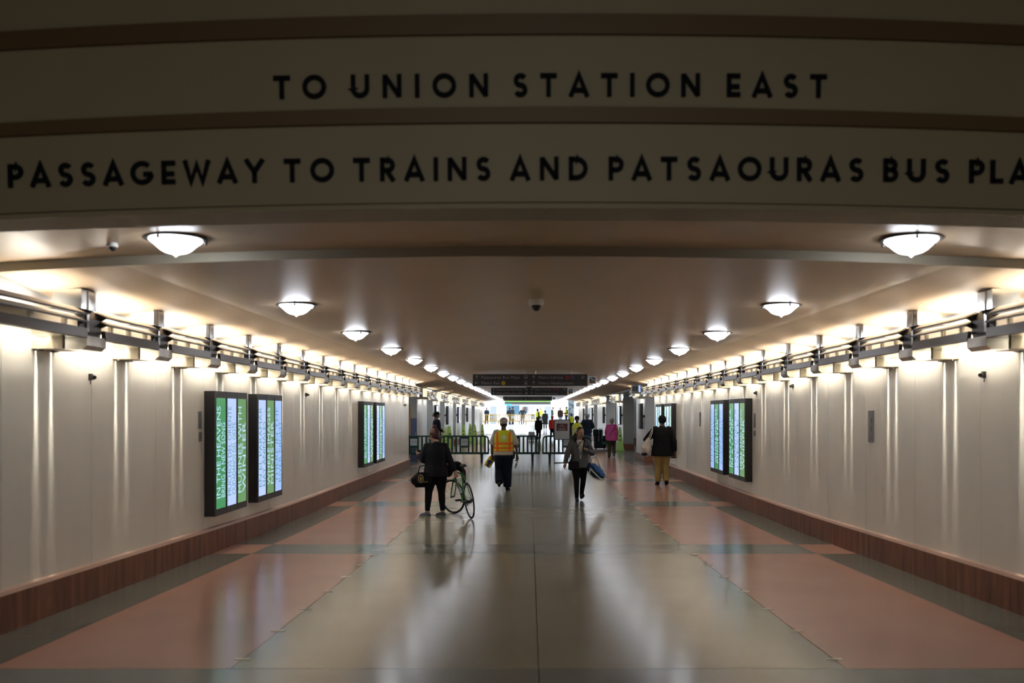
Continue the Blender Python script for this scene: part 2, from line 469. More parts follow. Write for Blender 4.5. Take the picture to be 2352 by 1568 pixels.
# ---------- entrance header with its lettering
HY = 5.0; HS = HY/F_PX
def hz(px_y): return EYE+(948-px_y)*HS
HX0 = PXX(1300, HY)
head = struct(empty('wall_header'))
def arc_strip(ytop, ktop, ybot, kbot, y0, y1, xa=-4.5, xb=4.5, n=40):
    rings = []
    for k in range(n+1):
        x = lerp(xa, xb, k/n)
        zt = hz(ytop)-ktop/HS*(x-HX0)**2 if ktop is not None else ytop
        zb = hz(ybot)-kbot/HS*(x-HX0)**2
        rings.append([(x, y0, zb), (x, y1, zb), (x, y1, zt), (x, y0, zt)])
    return MB().ring_loft(rings)
arc_strip(6.2, None, 480, 1.5e-5, HY, HY+0.3).build('header_face', 'header_paint', head)
for s in (-1, 1):
    xs = sorted((s*4.5, s*7.2)); MB().box(xs[0], xs[1], HY, HY+0.3, -0.1, 6.2).build('header_jamb', 'header_paint', head)
struct(arc_strip(34, 2.49e-5, 80, 2.2e-5, HY-0.02, HY, n=30).build('trim_1', 'header_brown'))
struct(arc_strip(247, 2.25e-5, 282, 1.95e-5, HY-0.02, HY, n=30).build('trim_2', 'header_brown'))
struct(arc_strip(459, 1.6e-5, 464, 1.6e-5, HY-0.012, HY, n=30).build('trim_3', 'header_paint'))
struct(arc_strip(472, 1.5e-5, 480, 1.5e-5, HY-0.025, HY, n=30).build('trim_4', 'header_paint'))

def arcp(cx, cy, r, a0, a1, n=14): return [(cx+r*math.cos(math.radians(lerp(a0, a1, k/n))), cy+r*math.sin(math.radians(lerp(a0, a1, k/n)))) for k in range(n+1)]
GL = {
 'T': (.80, [[(.04, .90), (.76, .90)], [(.40, .90), (.40, 0)]]),
 'O': (1.02, [arcp(.51, .5, .415, 0, 360, 28)]),
 'U': (.82, [[(.11, 1)]+[(.11, .40)]+arcp(.41, .40, .30, 180, 360)+[(.71, 1)]]),
 'N': (.84, [[(.11, 0), (.11, .97)], [(.11, .95), (.73, .05)], [(.73, .03), (.73, 1)]]),
 'I': (.22, [[(.11, 0), (.11, 1)]]),
 'S': (.66, [arcp(.34, .70, .205, 35, 265)+arcp(.33, .29, .205, 85, -150)]),
 'A': (.86, [[(.07, 0), (.43, .93), (.79, 0)], [(.22, .27), (.64, .27)]]),
 'E': (.64, [[(.11, 0), (.11, 1)], [(.11, .90), (.60, .90)], [(.11, .44), (.56, .44)], [(.11, .10), (.60, .10)]]),
 'P': (.66, [[(.11, 0), (.11, 1)], [(.11, .90), (.34, .90)]+arcp(.34, .67, .23, 90, -90)+[(.11, .44)]]),
 'R': (.68, [[(.11, 0), (.11, 1)], [(.11, .90), (.34, .90)]+arcp(.34, .68, .22, 90, -90)+[(.11, .46)], [(.30, .46), (.60, 0)]]),
 'G': (1.0, [arcp(.50, .5, .41, 48, 350, 24), [(.55, .44), (.93, .44)]]),
 'W': (1.14, [[(.06, 1), (.32, .06), (.57, .80), (.82, .06), (1.08, 1)]]),
 'Y': (.84, [[(.05, 1), (.42, .46), (.79, 1)], [(.42, .46), (.42, 0)]]),
 'D': (.84, [[(.11, 0), (.11, 1)], [(.11, .90), (.34, .90)]+arcp(.34, .50, .40, 90, -90)+[(.11, .10)]]),
 'B': (.66, [[(.11, 0), (.11, 1)], [(.11, .90), (.33, .90)]+arcp(.33, .71, .19, 90, -90)+[(.11, .52)], [(.33, .52)]+arcp(.34, .31, .21, 90, -90)+[(.11, .10)]]),
 'L': (.58, [[(.11, 0), (.11, 1)], [(.11, .10), (.56, .10)]]),
 'Z': (.72, [[(.06, .90), (.64, .90), (.08, .10), (.68, .10)]]),
}
_gl = {}
def glyph(ch, cap, wf=1.0):
    key = (ch, round(wf, 3))
    if key in _gl: return _gl[key]
    mb = MB(); hw = 0.098
    for line in GL[ch][1]:
        P = [Vector((p[0]*wf, p[1])) for p in line]; L = []; R = []
        closed = (P[0]-P[-1]).length < 1e-6 and len(P) > 4
        for k in range(len(P)):
            if closed: a = P[k]-P[(k-1) if k > 0 else -2]; b = P[(k+1) if k < len(P)-1 else 1]-P[k]
            else: a = P[k]-P[k-1] if k > 0 else P[1]-P[0]; b = P[k+1]-P[k] if k < len(P)-1 else P[-1]-P[-2]
            a.normalize(); b.normalize()
            na = Vector((-a.y, a.x)); nb = Vector((-b.y, b.x)); nn = (na+nb)
            if nn.length < 1e-3: nn = na.copy()
            nn.normalize(); w = hw/max(0.45, nn.dot(na))
            L.append(P[k]+nn*w); R.append(P[k]-nn*w)
        rings = [[(l.x*cap, 0, l.y*cap), (r.x*cap, 0, r.y*cap), (r.x*cap, 0.012, r.y*cap), (l.x*cap, 0.012, l.y*cap)] for l, r in zip(L, R)]
        mb.ring_loft(rings)
    _gl[key] = mb.mesh('letter'); return _gl[key]
def header_word(word, xa, xb, base, kb, cap_px=53.0):
    wid = [GL[c][0] for c in word]; tot = sum(wid)*cap_px; gap = (xb-xa-tot)/max(1, len(word)-1); wf = 1.0
    if gap < 0.16*cap_px:
        gap = 0.16*cap_px; wf = (xb-xa-gap*(len(word)-1))/tot
    x = xa
    for c, w in zip(word, wid):
        xm = x+w*wf*cap_px/2; by = base+kb*(xm-1400)**2
        o = link('letter', glyph(c, cap_px*HS, wf), 'letter_black', head, (PXX(x, HY), HY-0.0125, hz(by)))
        o.rotation_euler = (0, -math.atan(-2*kb*(xm-1400)), 0)
        x += w*wf*cap_px+gap
for wd, a, b in (('TO', 627, 750), ('UNION', 806, 1122), ('STATION', 1178, 1608), ('EAST', 1668, 1900)): header_word(wd, a, b, 222, 1.1e-5)
for wd, a, b in (('PASSAGEWAY', 20, 608), ('TO', 651, 768), ('TRAINS', 810, 1128), ('AND', 1172, 1350), ('PATSAOURAS', 1397, 1983), ('BUS', 2027, 2180), ('PLAZA', 2224, 2474)):
    header_word(wd, a, b, 413.5, 0.95e-5)
# the entrance hall around the camera
eh = struct(empty('wall_entrance_hall'))
MB().box(-7.4, -7.2, -6, 5.3, -0.1, 6.3).build('wall_core', 'header_paint', eh)
MB().box(7.2, 7.4, -6, 5.3, -0.1, 6.3).build('wall_core', 'header_paint', eh)
MB().box(-7.4, 7.4, -6.2, -6, -0.1, 6.3).build('wall_core', 'header_paint', eh)
MB().box(-7.4, 7.4, -6.2, 5.3, 6.2, 6.4).build('ceiling_slab', 'header_paint', ceil)

# ---------- piers and side openings beyond the plain walls
piers = {-1: [(35.4, 38.8, 4.66), (41.0, 44.4, 4.66), (46.7, 52.0, 4.66), (54.0, 58.6, 4.66), (61.7, 68.6, 4.66), (72.4, 79.8, 4.66)],
         1: [(33.9, 36.8, 4.45), (46.2, 49.8, 4.90), (53.0, 60.0, 4.60), (63.0, 70.0, 4.60), (73.0, 79.8, 4.60)]}
for side in (-1, 1):
    for (a, b, PX_) in piers[side]:
        p = struct(empty('wall_pier', (XC+side*PX_, a, 0)))
        x0, x1 = sorted((0.0, side*0.55))
        MB().box(x0, x1, 0, b-a, 0, 2.9).build('pier_core', 'pier_grey', p)
        nn = max(1, round((b-a)/1.46)); w = (b-a)/nn
        for k in range(nn):
            xs = sorted((-side*0.012, 0.0))
            MB().box(xs[0], xs[1], k*w+0.004, (k+1)*w-0.004, 0.30, 2.84).build('wall_panel', 'wall_cream', p)
        xs = sorted((-side*0.05, side*0.58))
        MB().box(xs[0], xs[1], -0.04, b-a+0.04, 0, 0.30).build('plinth', 'plinth_brown', p)
        MB().box(xs[0]+.01, xs[1]-.01, -0.03, b-a+0.03, 0.30, 0.325).build('plinth_cap', 'plinth_edge', p)
    o = MB(); xs = sorted((XC+side*6.6, XC+side*6.8))
    struct(o.box(xs[0], xs[1], WALL_END-0.3, 80, -0.1, 3.0).build('wall_alcove', 'tile_white' if side > 0 else 'alcove_grey'))
    xs = sorted((XC+side*4.66, XC+side*6.8))
    struct(MB().box(xs[0], xs[1], WALL_END-0.3, WALL_END, -0.1, 3.0).build('wall_return', 'pier_grey'))
# dado of the tiled alcove wall, with a handrail; doors on the front of the first pier opposite
struct(MB().box(XC+6.54, XC+6.6, WALL_END, 80, 0, 0.36).build('baseboard_alcove', 'plinth_brown'))
d = struct(empty('door_1', (-4.92, 35.33, 0)))
MB().box(0, 0.33, 0, 0.05, 0, 1.72).build('door_panel', 'door_blue', d)
MB().box(0, 0.33, 0, 0.05, 1.74, 2.60).build('door_transom', 'pier_grey', d)
MB().box(-0.02, 0.075, -0.025, 0.0, 0, 2.30).build('door_edge', 'door_yellow', d)
MB().box(0.27, 0.30, -0.05, 0.0, 0.95, 1.15).build('door_handle', 'alum', d)
hr = empty('handrail', (XC+6.5, 40.0, 0.95), 0, 'short wooden handrail on the white tiled wall of the side opening', 'handrail')
MB().tube([(0, 0, 0), (0, 5, 0)], 0.03, 10).build('rail', 'c_brown', hr, smooth=50)
for k in range(3): MB().tube([(0, 0.4+2.1*k, 0), (0.1, 0.4+2.1*k, -0.03)], 0.012, 6).build('bracket', 'alum', hr)
# ---------- hall at the far end
hall = struct(empty('wall_hall'))
MB().box(-13, 13, 106, 106.3, 0, 8).build('wall_back', 'hall_white', hall)
MB().box(-13.3, -13, 80, 106, 0, 8).build('wall_flank', 'hall_white', hall)
MB().box(13, 13.3, 80, 106, 0, 8).build('wall_flank', 'hall_white', hall)
MB().box(-13, 13, 79.95, 80.2, 3.16, 8).build('wall_lintel', 'hall_white', hall)
for s in (-1, 1):
    xs = sorted((XC+s*4.4, XC+s*13)); MB().box(xs[0], xs[1], 79.95, 80.2, 0, 3.3).build('wall_side', 'hall_white', hall)
MB().box(-13, 13, 80, 106.3, 8, 8.2).build('hall_roof', 'hall_white', hall)

# ------------------------------------------------------------------ wall light fixtures
def beam(side, y, parent):
    d = BEAM_D.get(side)
    if d is None:
        d = bpy.data.lights.new('wall_beam', 'AREA'); d.shape = 'ELLIPSE'; d.size = 0.07; d.size_y = 0.05; d.spread = math.radians(7.0); d.energy = BEAM_W; d.color = (1.0, 0.93, 0.80); BEAM_D[side] = d
    o = bpy.data.objects.new('wall_beam', d); COL.objects.link(o); o.parent = parent
    o.location = (-side*0.029, y, 2.491); o.rotation_euler = (0, -side*math.radians(3.2), 0)
    return o
BEAM_D = {}
def fixture_module(side, length, joint=True):
    """a louvred length of wall light; origin at the wall face, local y runs along the wall, u points into the room"""
    root = empty('wall_light_fixture')
    X = lambda u: -side*u
    J = 0.38 if joint else 0.02; a, b = J, length; ta = a if joint else length-0.5
    def bx(u0, u1, y0, y1, z0, z1):
        xs = sorted((X(u0), X(u1))); return MB().box(xs[0], xs[1], y0, y1, z0, z1)
    def prism_u(prof, y0, y1): return MB().prism([(X(u), z) for u, z in prof], y0, y1)
    # bracket at the joint
    if joint:
        prism_u([(0.10, 2.60), (0.40, 2.60), (0.415, 2.66), (0.415, 2.78), (0.36, 2.86), (0.10, 2.86)], 0.0, J).build('joint_box', 'dark_metal', root)
        bx(0.41, 0.43, 0.10, 0.14, 2.66, 2.82).build('chrome_strip', 'chrome', root)
        bx(0.16, 0.40, 0.06, J-0.06, 2.86, 3.03).build('ceiling_post', 'chrome', root)
        bx(0.155, 0.405, 0.16, 0.18, 2.86, 3.02).build('post_rib', 'clip_white', root)
        bx(0.0, 0.27, 0.0, J, 2.505, 2.60).build('bracket_block', 'block_cream', root)
        prism_u([(0.27, 2.50), (0.43, 2.50), (0.47, 2.535), (0.47, 2.62), (0.27, 2.62)], 0.02, J-0.02).build('bracket_nose', 'chrome', root)
        for yy in (0.07, 0.31):
            MB().lathe([(0.036, 0.012), (0.036, 0.0), (0.028, 0.0), (0.028, 0.008)], (X(0.036), yy, 2.494), 12).build('downlight', 'chrome', root)
            beam(side, yy, root)
    # louvres
    prism_u([(0.435, 2.60), (0.475, 2.605), (0.465, 2.685), (0.43, 2.685)], a-0.03, b+0.03).build('front_bar', 'slat_brown', root)
    prism_u([(0.17, 2.598), (0.435, 2.598), (0.435, 2.606), (0.17, 2.606)], a, b).build('lower_baffle', 'chrome', root)  # tray added and widened to block direct tube light on the wall top
    for z in (2.735, 2.80):
        s = prism_u([(0.475, z), (0.48, z+0.008), (0.37, z+0.068), (0.364, z+0.060)], a, b).build('slat', 'diffuser', root)
        prism_u([(0.474, z-0.004), (0.486, z-0.004), (0.486, z+0.010), (0.474, z+0.010)], a-0.02, b+0.02).build('slat_lip', 'black_fin', s)
        for yy in (a-0.01, b-0.005):
            prism_u([(0.48, z+0.006), (0.33, z+0.07), (0.40, z-0.03)], yy, yy+0.015).build('end_fin', 'black_fin', s)
    bx(0.395, 0.40, a, b, 2.66, 2.785).build('diffuser', 'diffuser', root)
    for k in range(3):
        yy = lerp(a, b, (k+0.5)/3); bx(0.40, 0.43, yy-0.02, yy+0.02, 2.69, 2.745).build('tube_clip', 'clip_white', root)
    for u, z in ((0.13, 2.79), (0.25, 2.76)):
        MB().tube([(X(u), ta+0.02, z), (X(u), b-0.02, z)], 0.019, 8).build('lamp_tube', 'tube_glow', root, smooth=50)
    return root
FXL = 'louvred cove light with chrome bracket, one of the row above the fluted wall panels'
FXG = 'wall lights along the passage'
for side in (-1, 1):
    proto = fixture_module(side, MOD)
    tag(proto, FXL, 'wall light', FXG)
    first = True
    sh = tag(fixture_module(side, 1.50, joint=False), 'short louvred cove light at the entrance end of its row', 'wall light', 'short wall lights by the entrance')
    sh.location = (WX(side, 0.0), joint_y(0)-1.50, 0)
    for k in range(0, 16):
        o = proto if first else copy_tree(proto); first = False
        o.location = (WX(side, 0.0), joint_y(k), 0)
    for (a, b, PX_) in piers[side]:
        n = max(1, int((b-a)/MOD))
        for k in range(n):
            o = copy_tree(proto, loc=(XC+side*(PX_-0.0), a+(b-a)/n*k, -0.0))
            for ch in list(o.children):
                if ch.type == 'LIGHT': bpy.data.objects.remove(ch)
            o['label'] = 'louvred cove light with chrome bracket on a pier beside a side opening'; o['group'] = 'pier lights'

for side in (-1, 1):
    for (a, b, PX_) in piers[side]:
        r = empty('pier_lamp_box', (XC+side*(PX_-0.42), a-0.03, 2.60), 0, 'glowing cream lamp box on the front corner of a pier', 'wall light', 'lamp boxes on the piers')
        xs = sorted((0.0, side*0.16)); MB().box(xs[0], xs[1], -0.10, 0.0, 0.0, 0.34).build('lit_panel', 'box_glow', r)
        xs = sorted((-side*0.02, side*0.30)); MB().box(xs[0], xs[1], -0.11, 0.05, -0.03, 0.0).build('base_plate', 'chrome', r)
        xs = sorted((side*0.16, side*0.28)); MB().box(xs[0], xs[1], -0.09, 0.0, 0.0, 0.34).build('side_plate', 'chrome', r)
for side in (-1, 1):  # glowing panels added to brighten the side openings and pier fronts
    ends = [WALL_END]+[v for a, b, _ in piers[side] for v in (a, b)]
    for a, b in zip(ends[0::2], ends[1::2]):
        r = empty('alcove_fill_panel', (XC+side*5.55, (a+b)/2, 2.94), 0, 'square glowing fill panel added in the ceiling of a side opening', 'ceiling lamp', 'added fill panels in the side openings')
        MB().box(-0.36, 0.36, -0.36, 0.36, -0.03, 0).build('frame', 'alum', r); MB().box(-0.32, 0.32, -0.32, 0.32, -0.04, -0.03).build('diffuser', 'panel_glow', r)
# ------------------------------------------------------------------ ceiling bowl lamps
def bowl_lamp():
    root = empty('ceiling_lamp', label='white glass bowl lamp on the vault, one of two long rows', cat='ceiling lamp', group='bowl lamps on the ceiling')
    MB().lathe([(0.155, 0.0), (0.208, -0.002), (0.222, -0.008), (0.220, -0.017), (0.200, -0.018), (0.17, -0.012)], (0, 0, 0), 28).build('rim', 'bronze', root, smooth=40)
    MB().lathe([(0.165, -0.016), (0.186, -0.020), (0.176, -0.031), (0.154, -0.047), (0.134, -0.066), (0.112, -0.087), (0.080, -0.106), (0.045, -0.116), (0.02, -0.120), (0.004, -0.121)], (0, 0, 0), 28).build('glass_bowl', 'bowl_glow', root, smooth=180)
    MB().lathe([(0.018, -0.117), (0.020, -0.124), (0.012, -0.130), (0.005, -0.138), (0.001, -0.140)], (0, 0, 0), 10).build('finial', 'bowl_glow', root, smooth=180)
    for k in range(3):
        a = 2*PI*k/3+0.3
        MB().ell((0.205*math.cos(a), 0.205*math.sin(a), -0.03), (0.012, 0.012, 0.014), 8, 5).build('screw_knob', 'bronze', root, smooth=180)
    return root
lamp0 = bowl_lamp()
for s in (-1, 1):
    for k in range(23):
        yy = 6.37+3.29*k
        if yy > 79: continue
        x = XC+0.04+s*2.69
        z = ceil_z(x)+(0.075 if yy < STEP_Y else 0)+0.004
        o = lamp0 if (s == -1 and k == 0) else copy_tree(lamp0)
        o.location = (x, yy, z); o.rotation_euler = (0, 0, 0.4*k)

# ------------------------------------------------------------------ ceiling fittings
def dome_camera(name, loc, r, label, cat='security camera', drop=0.0):
    root = empty(name, loc, 0, label, cat)
    if drop: MB().tube([(0, 0, 0), (0, 0, -drop)], 0.025, 10).build('drop_pole', 'black_plastic', root, smooth=50)
    MB().lathe([(r*0.9, -drop), (r*1.0, -drop-0.02), (r*1.0, -drop-r*0.75), (r*0.85, -drop-r*0.85)], (0, 0, 0), 20).build('housing', 'white_plastic' if not drop else 'black_plastic', root, smooth=40)
    MB().lathe([(r*0.66, -drop-r*0.85), (r*0.62, -drop-r*1.15), (r*0.45, -drop-r*1.42), (r*0.2, -drop-r*1.55), (0.004, -drop-r*1.58)], (0, 0, 0), 18).build('dome', 'black_plastic', root, smooth=180)
    return root
dome_camera('dome_camera', (PXX(1232, 9.6), 9.6, ceil_z(0.07)+0.005), 0.085, 'white dome camera with black lens on the vault between the lamp rows')
dome_camera('pendant_dome_camera', (PXX(1216, 33), 33, ceil_z(0)), 0.12, 'black dome camera hanging on a pole between two dark signs', drop=0.26)
dome_camera('smoke_detector', (PXX(1290, 5.75), 5.75, ceil_z(0.2)+0.078), 0.03, 'small round smoke detector just behind the lettered header', 'smoke detector')
dome_camera('ceiling_sensor', (PXX(258, 6.45), 6.45, ceil_z(-3.1)+0.078), 0.04, 'small ceiling sensor beside the lamp nearest the header', 'sensor')

# ------------------------------------------------------------------ wall displays
TXT = {
 'L1': [('screen_green', 'letter_pale', ['IN THE HEAVENS', 'BRING A NEW SONG']), ('screen_pale', 'letter_teal', ['MUCHOS DEL ORIENTE', 'CIUDADANOS DEL OESTE']), ('screen_lime', 'letter_pale', ['MUSINES WITH', 'WINTER'])],
 'L2': [('screen_pale', 'letter_teal', ['EN EL PARAMAR', 'HAY ANIMALES']), ('screen_lime', 'letter_pale', ['WHERE IMAGES', 'MINISTER']), ('screen_blue', 'letter_teal', ['THERE IN THE', 'RIVER NIGHT'])],
 'R1': [('screen_lime', 'letter_pale', ['HERE AND NOW', 'WHISPER']), ('screen_pale', 'letter_teal', ['CIUDAD DEL SUR', 'OESTE']), ('screen_green', 'letter_pale', ['DAN ALASKA', 'IN A LAND'])],
 'R2': [('screen_blue', 'letter_teal', ['THERE IN THE', 'RIVER NIGHT']), ('screen_green', 'letter_pale', ['WHERE IMAGES', 'MINISTER']), ('screen_blue', 'letter_teal', ['EN EL MAR', 'HAY ANIMALES'])],
}
def display(side, y0, y1, key, label, group, X=None, z0=0.58, z1=2.24):
    X = WX(side, 0.0) if X is None else X
    root = empty('wall_display', (X, y0, 0), 0, label, 'display', group)
    L = y1-y0; T = 0.15
    S = lambda u: -side*u
    def bx(u0, u1, a, b, c, d): xs = sorted((S(u0), S(u1))); return MB().box(xs[0], xs[1], a, b, c, d)
    bx(0.0, T-0.02, 0, L, z0, z1).build('housing', 'black_plastic', root)
    w = L/3; fr = 0.09
    for k in range(3):
        # panes are listed from the end nearer the entrance
        bgm, lm, lines = TXT[key][k]
        a, b = k*w+0.005, (k+1)*w-0.005
        p = bx(T-0.02, T-0.006, a+0.02, b-0.02, z0+fr, z1-fr).build('screen', bgm, root)
        f = MB()
        for (c, d_, e, g) in ((a, b, z0, z0+fr), (a, b, z1-fr, z1), (a, a+0.022, z0+fr, z1-fr), (b-0.022, b, z0+fr, z1-fr)):
            xs = sorted((S(T-0.02), S(T))); f.box(xs[0], xs[1], c, d_, e, g)
        f.build('bezel', 'frame_grey', root)
        tl = (z1-z0)-2*fr-0.25
        for q, ln in enumerate(lines):
            wd = b-a-0.06
            me = text_mesh(ln, tl*(1.0 if q == 0 else 0.82), wd*0.40)
            o = link('lettering', me.copy(), lm, p)
            # vertical lettering reads upward along the height of the pane
            if side < 0: R = Matrix(((0, -1, 0), (0, 0, -1), (1, 0, 0))); yb = a+0.03+wd*(0.44+0.50*q)
            else: R = Matrix(((0, 1, 0), (0, 0, 1), (1, 0, 0))); yb = b-0.03-wd*(0.44+0.50*q)
            o.matrix_local = Matrix.Translation((S(T-0.003), yb, z0+fr+0.14)) @ R.to_4x4()
    return root
display(-1, 11.5, 12.78, 'L1', 'lit three-pane display of green and pale blue lettering beside two grey switch plates', None)
display(-1, 13.3, 14.6, 'L2', 'lit three-pane display with pale, green and blue panes, beyond the green-edged display', None)
display(-1, 21.8, 23.1, 'L1', 'lit display in the far pair on the cream wall, nearer to the green-edged display', None)
display(-1, 23.6, 24.95, 'L2', 'lit display in the far pair on the cream wall, closer to the green barriers', None)
display(1, 17.3, 18.7, 'R1', 'lit three-pane display with green outer panes, beside a lone switch plate', None)
display(1, 19.25, 20.6, 'R2', 'lit three-pane display with blue outer panes, beside the green-paned display', None)
display(1, 26.3, 27.7, 'R1', 'lit display right behind the man in the black beanie', None)
display(1, 28.3, 29.6, 'R2', 'lit display between the man in the black beanie and the first pier', None)
def pier_monitor(side, y, X, lit):
    r = empty('pier_monitor', (X, y, 1.32), 0, 'slim dark monitor mounted upright on a pier between the side openings', 'monitor', 'monitors on the piers')
    xs = sorted((-side*0.03, -side*0.14)); MB().box(xs[0], xs[1], 0, 0.62, 0, 1.0).build('housing', 'black_plastic', r)
    xs = sorted((-side*0.14, -side*0.146)); MB().box(xs[0], xs[1], 0.03, 0.59, 0.04, 0.96).build('screen', 'screen_pale' if lit else 'frame_grey', r)
    xs = sorted((side*0.038, -side*0.03)); MB().box(xs[0], xs[1], 0.25, 0.37, 0.45, 0.55).build('bracket', 'dark_metal', r)
for side in (-1, 1):
    for q, (a, b, PX_) in enumerate(piers[side][:5]):
        if side < 0 and q == 0: continue
        pier_monitor(side, a+0.12, XC+side*(PX_-0.052), q % 2 == 1)
# ------------------------------------------------------------------ small things on the walls
def wall_plate(side, y, z0, z1, w, label, n=1):
    root = empty('switch_plate', (WX(side, 0.0), y, z0), 0, label, 'wall plate')
    xs = sorted((0, -side*0.012)); MB().box(xs[0], xs[1], 0, w, 0, z1-z0).build('plate', 'grey_plate', root)
    xs = sorted((-side*0.012, -side*0.02))
    for k in range(max(2, int((z1-z0)/0.12))):
        zz = 0.03+k*0.11
        if zz+0.06 < z1-z0: MB().box(xs[0], xs[1], w*0.3, w*0.7, zz, zz+0.06).build('switch', 'grey_plate', root)
    return root
wall_plate(-1, 11.28, 1.74, 1.97, 0.10, 'tall grey switch plate on the wall by the green-lettered display')
wall_plate(-1, 11.30, 1.58, 1.70, 0.09, 'short grey switch plate below the tall one by the green-lettered display')
wall_plate(1, 17.05, 1.66, 1.94, 0.10, 'grey switch plate next to the display with green outer panes')
wall_plate(1, 17.05, 1.50, 1.60, 0.10, 'short grey plate under the switch plate next to the display with green outer panes')
wall_plate(1, 11.18, 1.57, 1.98, 0.17, 'large grey plate alone on the bare cream wall')
wall_plate(1, 22.5, 1.60, 1.97, 0.16, 'grey plate on the wall between the two pairs of displays')
def sensor(side, y, z, label):
    root = empty('wall_sensor', (WX(side, 0.0), y, z), 0, label, 'sensor')
    xs = sorted((0, -side*0.03)); MB().box(xs[0], xs[1], -0.018, 0.018, -0.032, 0.032).build('base', 'black_plastic', root)
    MB().tube([(-side*0.03, 0, 0.006), (-side*0.06, -0.018, -0.006)], [0.018, 0.021], 10).build('head', 'black_plastic', root, smooth=50)
    MB().tube([(-side*0.012, 0, -0.032), (-side*0.012, 0, -0.07)], 0.004, 6).build('cable', 'black_plastic', root)
sensor(-1, 8.50, 2.30, 'small black wall sensor above the bare wall opposite the large grey plate')
sensor(1, 8.45, 2.32, 'small black wall sensor beyond the large grey plate')
sensor(-1, 16.7, 2.30, 'small black wall sensor between the two pairs of displays')
sensor(1, 16.95, 2.34, 'small black wall sensor above the display with green outer panes')
sensor(-1, 29.9, 2.22, 'small black wall sensor at the end of the wall by the blue door')
sensor(1, 14.6, 2.40, 'small black wall sensor over the wall between grey plate and displays')

# ------------------------------------------------------------------ hanging signs
def arrow(mb, cx, cz, s, up=True, y=-0.003):
    t = s*0.13
    def bar(p, q):
        p = Vector(p); q = Vector(q); d = (q-p).normalized(); n = Vector((-d.y, d.x))*t/1.6
        return [p+n, q+n, q-n, p-n]
    L = [((0, -.5), (0, .5)), ((0, .5), (-.36, .12)), ((0, .5), (.36, .12))]
    for p, q in L:
        if not up: p = (-p[1], p[0]); q = (-q[1], q[0])
        pts = bar((p[0]*s, p[1]*s), (q[0]*s, q[1]*s)); mb.poly([(cx+v.x, y, cz+v.y) for v in reversed(pts)])
    return mb
def disc(cx, cz, r, y=-0.003, n=20): return MB().poly([(cx+r*math.cos(2*PI*k/n), y, cz+r*math.sin(2*PI*k/n)) for k in range(n)])
def icon(kind, cx, cz, s):
    mb = MB(); y = -0.003
    def rect(x0, x1, z0, z1): mb.quad((cx+x0*s, y, cz+z0*s), (cx+x1*s, y, cz+z0*s), (cx+x1*s, y, cz+z1*s), (cx+x0*s, y, cz+z1*s))
    if kind == 'bus':
        rect(-.42, .42, .38, .5); rect(-.42, -.32, -.05, .38); rect(.32, .42, -.05, .38); rect(-.42, .42, -.28, -.05); rect(-.36, -.2, -.45, -.28); rect(.2, .36, -.45, -.28); rect(-.52, -.46, .05, .3); rect(.46, .52, .05, .3)
    elif kind == 'train':
        rect(-.1, .1, .42, .55); rect(-.34, .34, .32, .42); rect(-.34, -.24, -.05, .32); rect(.24, .34, -.05, .32); rect(-.34, .34, -.26, -.05); rect(-.42, -.2, -.45, -.32); rect(.2, .42, -.45, -.32); rect(-.2, .2, -.38, -.32)
    return mb
